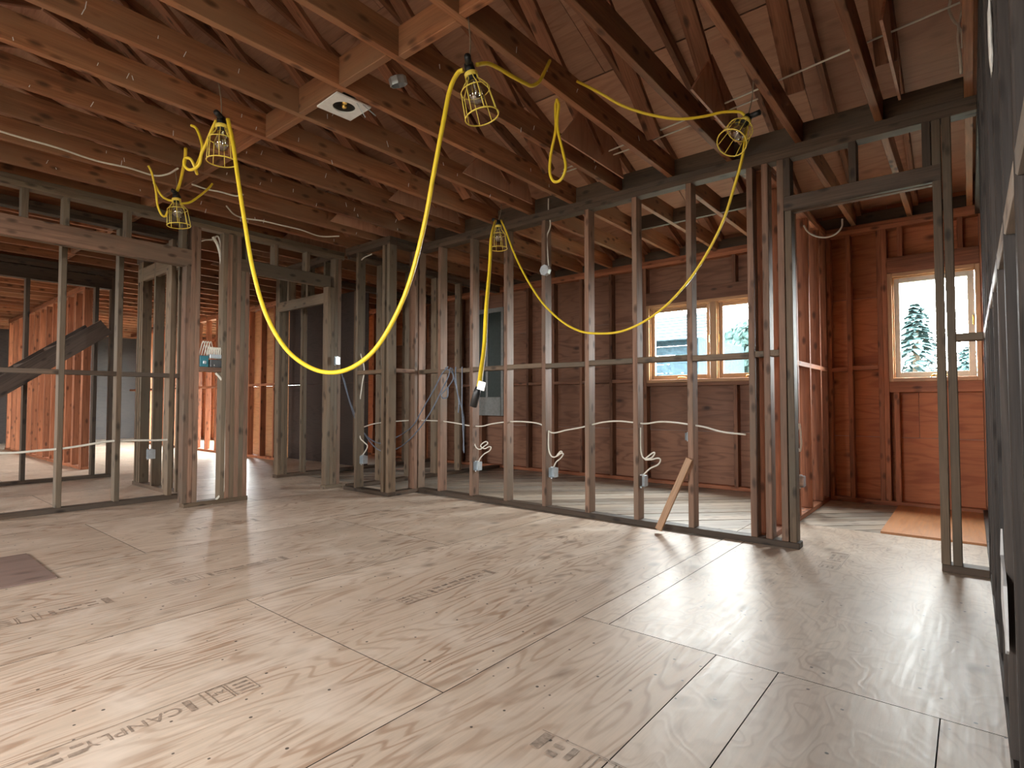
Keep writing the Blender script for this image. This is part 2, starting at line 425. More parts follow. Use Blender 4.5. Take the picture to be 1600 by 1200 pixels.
# printed grade stamps on the plywood
def ink_mesh(name, polys, parent, z=0.0006):
    bm = bmesh.new()
    for poly in polys: bm.faces.new([bm.verts.new((x, y, 0)) for x, y in poly])
    return mesh_of(name, bm, M['ink'])
def rect(u0, u1, v0, v1): return [(u0, v0), (u1, v0), (u1, v1), (u0, v1)]
def frame_rect(u0, u1, v0, v1, t): return [rect(u0, u1, v0, v0+t), rect(u0, u1, v1-t, v1), rect(u0, u0+t, v0, v1), rect(u1-t, u1, v0, v1)]
def stamp(loc, ang, letters=True, L=0.62, h=0.095, seed=1):
    rs = random.Random(seed); e = []
    e += frame_rect(0.0, 0.07, 0, h, 0.003) + frame_rect(0.075, 0.125, 0, h, 0.0035)
    for i in range(3): e.append(rect(0.01, 0.055, 0.02+0.024*i, 0.03+0.024*i))
    e.append(rect(0.14, 0.144, 0, h)); e.append(rect(0.175, 0.193, 0.01, h-0.01))
    u = 0.43 if letters else 0.21
    while u < L-0.08:
        w = rs.uniform(0.03, 0.09)
        e.append(rect(u, min(u+w, L-0.06), 0.056, 0.074)); e.append(rect(u, min(u+w*0.7, L-0.06), 0.022, 0.034)); u += w+0.012
    e.append(rect(L-0.04, L-0.012, 0, h)); e.append(rect(0.0, L, -0.006, -0.003))
    me = ink_mesh('grade_stamp', e, None)
    mw = Matrix.Translation((loc[0], loc[1], 0.0012)) @ Matrix.Rotation(ang, 4, 'Z')
    o = link('grade_stamp', me, floor, mw)
    if letters:
        for txt, uu, sz in (('CANPLY', 0.205, 0.062), ('AP', 0.083, 0.032)):
            cu = bpy.data.curves.new('stamp_text', 'FONT'); cu.body = txt; cu.size = sz
            to = bpy.data.objects.new('stamp_text', cu); COL.objects.link(to)
            bpy.context.view_layer.update()
            tm = bpy.data.meshes.new_from_object(to.evaluated_get(bpy.context.evaluated_depsgraph_get()))
            bpy.data.objects.remove(to); tm.materials.clear(); tm.materials.append(M['ink'])
            lt = link('stamp_lettering', tm, o); lt.location = (uu, 0.026, 0.0001)
    return o
stamp((-1.80, 0.86), R(-90), True, L=0.62)
stamp((-1.90, 1.60), R(90), False, L=0.60, h=0.08, seed=4)
stamp((-2.96, 1.06), R(90), False, L=0.60, h=0.085, seed=5)
stamp((-2.92, 0.42), R(90), False, L=0.40, h=0.085, seed=6)
stamp((-4.10, 1.45), R(90), False, L=0.60, h=0.09, seed=8)
stamp((-0.56, 3.35), R(90), False, L=0.40, h=0.09, seed=9)
stamp((-0.60, 1.22), R(180), False, L=0.30, h=0.07, seed=10)

# ------------------------------------------------------------------ stud walls
def stud_x(parent, x, y0, mat='stud', z0=ST, z1=TP, name='stud', j=0.0016, t=ST):
    return lum(parent, name, x, x+t, y0, y0+SD, z0, z1, mat, jit=j)
def stud_y(parent, y, x0, mat='stud', z0=ST, z1=TP, name='stud', j=0.0016, t=ST):
    return lum(parent, name, x0, x0+SD, y, y+t, z0, z1, mat, jit=j)
def plates_x(parent, x0, x1, y0, mat='plate_dark', bottom=((None, None),), top=True):
    for a, b in bottom:
        a = x0 if a is None else a; b = x1 if b is None else b
        lum(parent, 'bottom_plate', a, b, y0, y0+SD, 0.0, ST, mat)
    if top:
        lum(parent, 'top_plate', x0, x1, y0, y0+SD, TP, TP+ST, mat)
        lum(parent, 'top_plate', x0, x1, y0, y0+SD, TP+ST, ZT, mat)
def plates_y(parent, y0, y1, x0, mat='plate_dark', bottom=((None, None),), top=True):
    for a, b in bottom:
        a = y0 if a is None else a; b = y1 if b is None else b
        lum(parent, 'bottom_plate', x0, x0+SD, a, b, 0.0, ST, mat)
    if top:
        lum(parent, 'top_plate', x0, x0+SD, y0, y1, TP, TP+ST, mat)
        lum(parent, 'top_plate', x0, x0+SD, y0, y1, TP+ST, ZT, mat)

# partition facing the camera
Y1 = 3.667
wc = empty('wall_center', kind='structure', label='open stud partition of bare two-by-fours facing the camera, windows behind it')
plates_x(wc, -4.24, 0.055, Y1, bottom=((-4.24, -0.805), (-0.135, 0.055)))
W1X = [-4.24, -3.93, -3.51, -3.105, -2.70, -2.29, -1.885, -1.48, -1.08]
for x in W1X: stud_x(wc, x, Y1, 'stud')
for x in (-0.990, -0.90): stud_x(wc, x, Y1, 'stud')
stud_x(wc, -0.857, Y1, 'stud_grey', z1=2.04)
for x in (-0.135, -0.09): stud_x(wc, x, Y1, 'stud_grey')
bx = W1X + [-0.990, -0.90]
for i, (a, b) in enumerate(zip(bx, bx[1:])):
    if b-a < 0.06: continue
    dz = (0.004, -0.003, 0.002)[i % 3]
    lum(wc, 'blocking', a+ST, b, Y1, Y1+SD, 1.155+dz, 1.155+ST+dz, 'stud_grey')
lum(wc, 'blocking', -0.052, 0.055, Y1, Y1+SD, 1.19, 1.228, 'stud_grey')
lum(wc, 'header', -0.862, -0.097, Y1, Y1+ST, 2.04, 2.13, 'plate_dark')
lum(wc, 'header', -0.862, -0.097, Y1+ST+0.012, Y1+SD, 2.04, 2.13, 'stud')
for x in (-0.862, -0.515, -0.175): stud_x(wc, x, Y1, 'plate_dark', z0=2.13, name='cripple_stud')

# the short offset piece at the left end of the partition
YB = 3.29
wo = empty('wall_offset', kind='structure', label='short stud wall stepping forward at the left end of the partition')
plates_x(wo, -4.90, -4.19, YB)
plates_y(wo, YB+SD, Y1, -4.28)
for x in (-4.72, -4.30, -4.228): stud_x(wo, x, YB, 'stud_grey')
stud_y(wo, Y1-0.06, -4.28, 'stud')
lum(wo, 'blocking', -4.682, -4.30, YB, YB+SD, 1.15, 1.188, 'stud_grey')
lum(wo, 'blocking', -4.28, -4.19, YB+SD, Y1-0.06, 1.16, 1.198, 'stud')

# left wall: wide opening, service posts, door opening, corner post
XL = -5.139
wl = empty('wall_left', kind='structure', label='left stud wall with a wide cased-out opening, clustered posts and a doorway')
plates_y(wl, -3.6, 3.38, XL, 'stud_grey', bottom=((1.87, 2.40), (3.18, 3.38)))
lum(wl, 'header', XL+0.049, XL+SD, -1.2, 1.93, 2.02, 2.16, 'stud')
lum(wl, 'header', XL, XL+0.037, -1.2, 1.93, 2.02, 2.16, 'stud_grey')
for y in (-1.0, -0.6, -0.19, 0.21, 0.62, 0.80, 1.03, 1.42, 1.82): stud_y(wl, y, XL, 'stud_grey', z0=2.16, name='cripple_stud')
for y in (1.855, 1.893): stud_y(wl, y, XL, 'stud', z1=2.02 if y < 1.88 else TP)
stud_y(wl, 1.932, XL, 'stud')
for i in range(6): stud_y(wl, 2.155+i*0.0392, XL, 'stud' if i % 2 else 'stud_grey', z1=TP if i < 4 else 2.06, j=0.0006)
stud_y(wl, 2.352, XL, 'stud_grey', z0=2.17)
lum(wl, 'blocking', XL, XL+SD, 1.97, 2.155, 1.14, 1.178, 'stud')
lum(wl, 'header', XL+0.049, XL+SD, 2.31, 3.22, 2.06, 2.17, 'stud_grey')
lum(wl, 'header', XL, XL+0.037, 2.31, 3.22, 2.06, 2.17, 'stud_grey')
for y in (2.62, 2.95): stud_y(wl, y, XL, 'stud_grey', z0=2.17, name='cripple_stud')
for i in range(4): stud_y(wl, 3.19+i*0.0395, XL, 'stud' if i == 3 else 'stud_grey', z1=TP if i > 1 else 2.06, j=0.0006)
for y in (-1.238, -1.276): stud_y(wl, y, XL, 'stud_grey')
for y in (-2.0, -2.8, -3.5): stud_y(wl, y, XL, 'stud_grey')
plates_y(wl, -3.6, -1.2, XL, top=False)

# second stud row behind the wide opening
X2 = -5.69
w2 = empty('wall_passage', kind='structure', label='thin grey stud row seen through the wide left opening')
plates_y(w2, -1.5, 2.13, X2, 'plate_dark')
for y in (-1.3, -0.9, -0.5, -0.1, 0.31, 0.72, 1.14, 1.53, 1.935): stud_y(w2, y, X2, 'stud_grey')
ys = (-1.3, -0.9, -0.5, -0.1, 0.31, 0.72, 1.14, 1.53, 1.935, 2.13)
for a, b in zip(ys, ys[1:]): lum(w2, 'blocking', X2, X2+SD, a+ST, b, 1.10, 1.138, 'plate_dark')
# return wall towards the stair
ws = empty('wall_return', kind='structure', label='short return wall of dark doubled studs beside the stair')
plates_x(ws, -6.95, -5.69, 2.06)
for x in (-6.90, -6.84, -6.78): stud_x(ws, x, 2.06, 'stud_grey')
for x in (-6.42, -6.10, -5.80): stud_x(ws, x, 2.06, 'stud_grey')
lum(ws, 'header', -6.9, -5.69, 2.06, 2.10, 2.16, 2.30, 'stud_grey')
# stair-side wall
w3 = empty('wall_stair', kind='structure', label='dark stud wall at the foot of the stair')
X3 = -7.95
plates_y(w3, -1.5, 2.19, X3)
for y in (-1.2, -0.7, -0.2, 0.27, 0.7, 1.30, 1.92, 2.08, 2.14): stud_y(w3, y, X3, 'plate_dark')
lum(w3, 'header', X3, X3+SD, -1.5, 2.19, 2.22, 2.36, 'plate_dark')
# red-brown stud row running away
wf = empty('wall_far', kind='structure', label='row of red-brown studs running away at the far left')
plates_x(wf, -14.0, -8.98, 2.08, 'stud_warm')
x = -9.03
for i in range(13):
    stud_x(wf, x, 2.08, 'stud_warm')
    if i in (0, 1): stud_x(wf, x-0.05, 2.08, 'stud_warm')
    x -= 0.4075
# closet walls beyond, seen as dark and orange bays
wk = empty('wall_closet', kind='structure', label='orange-lit stud wall of the far left room')
plates_x(wk, -14.8, -8.2, 4.3, 'stud_warm')
x = -8.3
for i in range(16):
    stud_x(wk, x, 4.3, 'stud_warm'); x -= 0.4075
lum(wk, 'rail', -14.8, -8.2, 4.3, 4.389, 1.14, 1.178, 'stud_warm')

# hall walls behind the left doorway
wh = empty('wall_hall', kind='structure', label='dim stud walls of the hall behind the left doorway')
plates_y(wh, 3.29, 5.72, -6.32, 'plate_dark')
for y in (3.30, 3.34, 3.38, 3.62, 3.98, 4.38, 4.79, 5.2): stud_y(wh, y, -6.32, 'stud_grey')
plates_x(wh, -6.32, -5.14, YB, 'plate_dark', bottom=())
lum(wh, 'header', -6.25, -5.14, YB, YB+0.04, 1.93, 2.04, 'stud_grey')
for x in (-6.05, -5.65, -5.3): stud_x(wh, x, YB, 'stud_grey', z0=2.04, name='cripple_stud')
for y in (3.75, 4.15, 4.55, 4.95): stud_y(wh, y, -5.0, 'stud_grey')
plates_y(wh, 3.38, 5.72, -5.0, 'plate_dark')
hp = empty('wall_hall_end', kind='structure', label='tan plywood and shade-coloured panels closing the far end of the hall')
for x0, x1, pm in ((-9.6, -8.4, 'tan_ply'), (-8.4, -7.4, 'shaded_sheath'), (-7.4, -6.33, 'shaded_sheath')):  # dark panels: shade of the unlit hall put into the colour
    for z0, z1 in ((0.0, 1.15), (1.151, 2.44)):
        lum(hp, 'plywood_panel', x0, x1-0.001, 4.62, 4.632, z0, z1, pm, grain=0)

# partition between the two window rooms
wp = empty('wall_partition', kind='structure', label='orange stud partition between the two window rooms')
plates_y(wp, Y1+SD, 5.72, -1.079, 'stud_warm')
for y in (3.80, 4.14, 4.55, 4.96, 5.37, 5.66): stud_y(wp, y, -1.079, 'stud_warm')
for a, b in ((4.178, 4.55), (4.588, 4.96), (4.998, 5.37), (5.408, 5.66)): lum(wp, 'blocking', -1.079, -0.99, a, b, 1.15, 1.188, 'stud_warm')

# exterior back wall with the two windows
Y2 = 5.72
wb = empty('wall_back', kind='structure', label='exterior back wall of orange plywood sheathing between studs')
plates_x(wb, -16.0, 0.15, Y2, 'stud_warm')
def opening_trim(parent, a, b, z0, z1, mat='stud_warm', axis='x', p=Y2):
    f = (lambda u0, u1, d0, d1, w0, w1, n: lum(parent, n, u0, u1, p+d0, p+d1, w0, w1, mat)) if axis == 'x' else (lambda u0, u1, d0, d1, w0, w1, n: lum(parent, n, p+d0, p+d1, u0, u1, w0, w1, mat))
    for u in (a-ST, a-2*ST): f(u, u+ST-0.001, 0, SD, ST, TP, 'king_stud')
    for u in (b, b+ST): f(u, u+ST-0.001, 0, SD, ST, TP, 'king_stud')
    f(a, b, 0, SD, z0-ST, z0, 'rough_sill'); f(a, b, 0.0, ST, z1, z1+0.14, 'header'); f(a, b, SD-ST, SD, z1, z1+0.14, 'header')
    n = max(1, round((b-a)/0.42))
    for i in range(1, n):
        u = a+(b-a)*i/n
        f(u, u+ST, 0, SD, ST, z0-ST, 'cripple_stud'); f(u, u+ST, 0, SD, z1+0.14, TP, 'cripple_stud')
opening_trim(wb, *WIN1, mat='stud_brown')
for a, b, z0, z1 in BACK_OPEN[2:]: opening_trim(wb, a, b, z0, z1)
a, b, z0, z1 = WIN2                                   # the right window room
for u in (-0.612, -0.574, 0.076, 0.112): stud_x(wb, u, Y2, 'stud_warm', name='king_stud')
lum(wb, 'rough_sill', a, b, Y2, Y2+SD, z0-0.09, z0, 'stud_warm')
lum(wb, 'header', a, b, Y2, Y2+ST, z1, z1+0.14, 'stud_warm'); lum(wb, 'header', a, b, Y2+0.05, Y2+SD, z1, z1+0.14, 'stud_warm')
for u in (-0.505, -0.16): stud_x(wb, u, Y2, 'stud_warm', z0=ST, z1=z0-0.09, name='cripple_stud')
for u in (-0.46, -0.06): stud_x(wb, u, Y2, 'stud_warm', z0=z1+0.14, name='cripple_stud')
for u in (-1.0, -0.84): stud_x(wb, u, Y2, 'stud_warm')
lum(wb, 'blocking', -0.962, -0.84, Y2, Y2+SD, 1.15, 1.188, 'stud_warm'); lum(wb, 'blocking', -0.802, -0.612, Y2, Y2+SD, 1.16, 1.198, 'stud_warm')
u = -3.24
prev = -2.846
while u > -15.8:
    if not any(o[0]-0.1 < u < o[1]+0.1 for o in BACK_OPEN):
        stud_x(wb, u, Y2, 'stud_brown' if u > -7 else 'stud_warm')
        if u > -6 and prev-u < 0.5: lum(wb, 'blocking', u+ST, prev, Y2, Y2+SD, 1.10, 1.138, 'stud_brown')
        prev = u
    u -= 0.4075
stud_x(wb, -1.20, Y2, 'stud_brown')
def panel_wall(parent, u0, u1, zs, openings, mat, place, lengths=2.44):
    """sheathing panels around openings; place(u0,u1,z0,z1) makes one"""
    cuts = sorted({u0, u1, *[o[0] for o in openings], *[o[1] for o in openings]})
    for row, (z0, z1) in enumerate(zip(zs, zs[1:])):
        off = (row % 2)*lengths/2; seams = [-1.035] if parent.name == 'wall_back' else []
        v = u0-off
        while v < u1: seams.append(v); v += lengths
        cc = sorted({c for c in cuts+seams if u0 <= c <= u1})
        for a, b in zip(cc, cc[1:]):
            if b-a < 0.03: continue
            spans = [(z0, z1)]
            for o in openings:
                if o[0] <= (a+b)/2 <= o[1]:
                    ns = []
                    for s0, s1 in spans:
                        if o[3] <= s0 or o[2] >= s1: ns.append((s0, s1)); continue
                        if o[2] > s0: ns.append((s0, o[2]))
                        if o[3] < s1: ns.append((o[3], s1))
                    spans = ns
            for s0, s1 in spans:
                if s1-s0 > 0.02: place(a, b, s0, s1)
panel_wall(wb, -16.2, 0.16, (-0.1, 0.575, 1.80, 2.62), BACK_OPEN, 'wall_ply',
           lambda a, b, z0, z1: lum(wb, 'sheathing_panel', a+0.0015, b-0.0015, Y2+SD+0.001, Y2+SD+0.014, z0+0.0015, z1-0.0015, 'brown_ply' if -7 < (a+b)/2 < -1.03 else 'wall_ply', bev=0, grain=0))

# right wall, almost edge-on
XR = 0.055
wr = empty('wall_right', kind='structure', label='dark stained stud wall, shade put into its colour, seen almost edge-on at the right')
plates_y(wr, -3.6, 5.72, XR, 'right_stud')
yv = -3.5
ry = []
y = 3.62
while y > -3.5:
    if not (FILL_RIGHT_OPEN[0][0]-0.05 < y < FILL_RIGHT_OPEN[0][1]+0.02): ry.append(y); stud_y(wr, y, XR, 'right_stud')
    y -= 0.4075 if y > 3.4 else 0.36
for a, b in zip(ry[1:], ry):
    if b-a < 0.5: lum(wr, 'blocking', XR, XR+SD, a+ST, b, 1.19, 1.228, 'plank')  # pale plank colour paints in light falling on the blocking
for y in (3.76, 4.2, 4.6, 5.0, 5.4): stud_y(wr, y, XR+0.03, 'stud_warm')
panel_wall(wr, -3.75, 5.83, (-0.1, 1.2, 2.62), FILL_RIGHT_OPEN, 'shaded_sheath',
           lambda a, b, z0, z1: lum(wr, 'sheathing_panel', XR+SD+0.031, XR+SD+0.044, a+0.001, b-0.001, z0+0.001, z1-0.001, 'shaded_sheath', bev=0, grain=1))

# rear wall behind the camera and the far left end wall
wre = empty('wall_rear', kind='structure', label='rear wall behind the camera with unseen openings sized for their light')
for a, b, z0, z1 in REAR_OPEN:
    opening_trim(wre, a, b, z0, z1, 'stud', p=-3.69)
panel_wall(wre, -16.2, 0.2, (-0.1, 1.2, 2.62), REAR_OPEN, 'wall_ply',
           lambda a, b, z0, z1: lum(wre, 'sheathing_panel', a+0.001, b-0.001, -3.705, -3.692, z0, z1, 'tan_ply', bev=0, grain=0))
wfl = empty('wall_left_end', kind='structure', label='grey-green far end wall at the extreme left, with shade-coloured dark panels')
for y0 in (-3.69, -1.3, 1.1, 3.45):
    lum(wfl, 'wall_panel', -16.2, -16.1, y0, y0+2.395, -0.1, 2.62, 'concrete' if y0 < 0 else 'shaded_sheath', bev=0, grain=1)  # dark panels: shade of the far room put into the colour

# ------------------------------------------------------------------ ceiling joists
ce = empty('ceiling', kind='structure', label='open ceiling of rough brown joists with a row of solid blocking')
JD = 0.14
JX = [0.005]+[-0.385-0.4075*i for i in range(39)]
for x in JX: lum(ce, 'joist', x, x+ST, -3.69, 5.80, ZT, ZT+JD, 'joist')
for i, (b, a) in enumerate(zip(JX, JX[1:])):
    dy = (0.0, 0.022, -0.018)[i % 3]
    if a > -8: lum(ce, 'blocking', a+ST, b, 1.57+dy, 1.57+dy+ST, ZT, ZT+JD, 'joist')
    if a > -4.3: lum(ce, 'blocking', a+ST, b, 3.70, 3.738, ZT+0.001, ZT+0.128, 'plate_dark')
    lum(ce, 'blocking', a+ST, b, 5.74, 5.778, ZT+0.001, ZT+0.10, 'plate_dark')
for a, b in ((-2.015+ST-0.4075, -2.015), (-1.607+ST-0.4075+0.4075*0, -1.607)):
    pass
for i in (3, 4, 5): lum(ce, 'blocking', JX[i+1]+ST, JX[i], 4.62, 4.658, ZT, ZT+0.12, 'plate_dark')

rs_ = random.Random(12)
nail_me = box_mesh(0.003, 0.003, 0.03, 'white', 0.0)
for i in range(70):
    x = rs_.choice(JX[4:13]); y = rs_.uniform(0.4, 3.4)
    n_ = link('nail', nail_me, ce); n_.location = (x+ST+0.001, y, ZT+rs_.uniform(0.0, 0.1)); n_.rotation_euler = (rs_.uniform(-.4, .4), rs_.uniform(-.3, .3), 0); n_.scale = (1, 1, rs_.uniform(0.4, 1.3))

# ------------------------------------------------------------------ roof over the open joists
rf = empty('roof', kind='structure', label='sloping roof of plywood sheets on rafters above the joists')
YE, YR, SL = 5.95, 1.05, 0.36
def zr(y): return 2.60+(5.80-y)*SL if y >= YR else 2.60+(5.80-YR)*SL-(YR-y)*SL
for x in JX:
    for ya, yb in ((YE, YR+0.02), (-3.85, YR-0.02)):
        beam(rf, 'rafter', (x+ST*1.5+0.002, ya, zr(ya)-0.047), (x+ST*1.5+0.002, yb, zr(yb)-0.047), ST, SD, 'rafter')
for i, x in enumerate(JX[:18]):
    xc = x+ST*1.5+0.002
    beam(rf, 'web_member', (xc+0.04, 3.25, ZT+0.10), (xc+0.04, 1.35, zr(1.35)-0.12), ST, SD, 'rafter', up=(1, 0, 0))
    bm = bmesh.new()                                      # plywood gusset on the web joint
    g_ = [(2.75, ZT+0.03), (3.55, ZT+0.03), (3.45, ZT+0.24), (3.05, ZT+0.36)]
    for dx in (0.0, 0.012): bm.faces.new([bm.verts.new((xc+0.062+dx, *p)) for p in g_])
    bmesh.ops.bridge_loops(bm, edges=bm.edges[:])
    bmesh.ops.recalc_face_normals(bm, faces=bm.faces)
    if i % 2: link('gusset', mesh_of('gusset', bm, M['roof_ply']), rf)
    else: bm.free()
row = 0
for sgn in (1, -1):
    y = YE if sgn > 0 else -3.85
    dy = 1.22/math.sqrt(1+SL*SL)*sgn
    while (y-YR)*sgn > 0.02:
        y2 = y-dy
        if (y2-YR)*sgn < 0: y2 = YR
        x = 0.35-(row % 2)*1.22
        xs_ = [0.35]
        while x > -16.3:
            if x < 0.3: xs_.append(x)
            x -= 2.44
        xs_.append(-16.3)
        gap = 0.022 if row == 1 else 0.004
        for b, a in zip(xs_, xs_[1:]):
            beam(rf, 'roof_panel', ((a+b)/2-((b-a)/2-0.002), (y+y2)/2, (zr(y)+zr(y2))/2+0.006), ((a+b)/2+((b-a)/2-0.002), (y+y2)/2, (zr(y)+zr(y2))/2+0.006), (Vector((0, y, zr(y)))-Vector((0, y2, zr(y2)))).length-gap, 0.012, 'roof_ply', up=(0, SL*sgn, 1), bev=0)
        y = y2; row += 1
for xg in (0.19, -16.15):                       # gable ends
    bm = bmesh.new()
    pr = [(-3.85, 2.4), (YE, 2.4), (YE, zr(YE)-0.02), (YR, zr(YR)-0.02), (-3.85, zr(-3.85)-0.02)]
    for dx in (0, 0.02):
        bm.faces.new([bm.verts.new((xg+dx, *p)) for p in pr])
    link('gable_panel', mesh_of('gable_panel', bm, M['roof_ply']), rf)

# unseen backing added outside the sheathing to stop light leaking through gaps
def backing_x(parent, y0, y1, ops):
    panel_wall(parent, -16.2, 0.22, (-0.6, 2.66), ops, '', lambda a, b, z0, z1: lum(parent, 'backing_board', a, b, y0, y1, z0, z1, 'wall_backing', bev=0, grain=0), lengths=40)
backing_x(wb, Y2+SD+0.0145, Y2+SD+0.03, BACK_OPEN)
backing_x(wre, -3.73, -3.7055, REAR_OPEN)
panel_wall(wr, -3.75, 5.83, (-0.6, 2.66), FILL_RIGHT_OPEN, '', lambda a, b, z0, z1: lum(wr, 'backing_board', XR+SD+0.0445, XR+SD+0.06, a, b, z0, z1, 'wall_backing', bev=0, grain=1), lengths=40)
for ya, sg in ((6.05, 1), (-3.95, -1)):
    p, q = Vector((0, ya, zr(ya))), Vector((0, YR, zr(YR)))
    m_ = (p+q)/2+Vector((0, 0, 0.022))
    beam(rf, 'roof_backing_sheet', (-16.4, m_.y, m_.z), (0.45, m_.y, m_.z), (p-q).length+0.02, 0.01, 'roof_backing', up=(0, SL*sg, 1), bev=0)

# ------------------------------------------------------------------ windows
def sash(parent, a, b, z0, z1, y, mat, w=0.045):
    s = empty('sash'); s.parent = parent
    lum(s, 'stile', a, a+w, y, y+0.035, z0, z1, mat); lum(s, 'stile', b-w, b, y, y+0.035, z0, z1, mat)
    lum(s, 'rail', a+w, b-w, y, y+0.035, z0, z0+w, mat); lum(s, 'rail', a+w, b-w, y, y+0.035, z1-w, z1, mat)
    lum(s, 'pane', a+w-0.005, b-w+0.005, y+0.015, y+0.019, z0+w-0.005, z1-w+0.005, 'pane', bev=0)
    return s
def window(name, op, splits, label, frame_mat, sash_mat):
    a, b, z0, z1 = op
    w = empty(name, kind='structure', label=label)
    f = 0.032
    lum(w, 'frame_jamb', a, a+f, Y2-0.006, Y2+0.12, z0, z1, frame_mat); lum(w, 'frame_jamb', b-f, b, Y2-0.006, Y2+0.12, z0, z1, frame_mat)
    lum(w, 'frame_head', a+f, b-f, Y2-0.006, Y2+0.12, z1-f, z1, frame_mat); lum(w, 'frame_sill', a+f, b-f, Y2-0.02, Y2+0.12, z0, z0+f, frame_mat)
    for i in splits: lum(w, 'mullion', i-0.035, i+0.035, Y2+0.0, Y2+0.12, z0+f, z1-f, frame_mat)
    ed = [a+f]+[v for i in splits for v in (i-0.035, i+0.035)]+[b-f]
    for s0, s1 in zip(ed[::2], ed[1::2]):
        sash(w, s0+0.004, s1-0.004, z0+f+0.004, z1-f-0.004, Y2+0.045, sash_mat)
        for t in (0.012,): 
            lum(w, 'stop_bead', s0, s0+0.012, Y2+0.02, Y2+0.04, z0+f, z1-f, frame_mat); lum(w, 'stop_bead', s0+0.012, s1, Y2+0.02, Y2+0.04, z1-f-0.012, z1-f, frame_mat)
        # crank handle on the sill and a latch
        m_ = (s0+s1)/2
        bm = bmesh.new()
        tube_bm(bm, smooth_pts([(m_-0.02, Y2+0.02, z0+f+0.004), (m_, Y2+0.005, z0+f+0.022), (m_+0.05, Y2+0.002, z0+f+0.020), (m_+0.085, Y2+0.0, z0+f+0.012)], 4), 0.006, 6)
        link('crank_handle', mesh_of('crank_handle', bm, M['brass'], True), w)
        lum(w, 'sash_latch', s0+0.008 if s0 > a+0.1 else s1-0.02, s0+0.02 if s0 > a+0.1 else s1-0.008, Y2+0.03, Y2+0.05, (z0+z1)/2-0.02, (z0+z1)/2+0.06, 'brass')
    return w
window('window_1', WIN1, [-2.03], 'two-sash wooden casement window in the left window room', 'window_wood', 'window_wood')
window('window_2', WIN2, [], 'single-sash casement window with pale frame in the right window room', 'window_wood', 'window_white')
for i, op in enumerate(BACK_OPEN[2:]):
    a, b, z0, z1 = op
    window('window_%d' % (i+3), op, [(a+b)/2], 'wide casement window of the far left room', 'window_wood', 'window_wood')

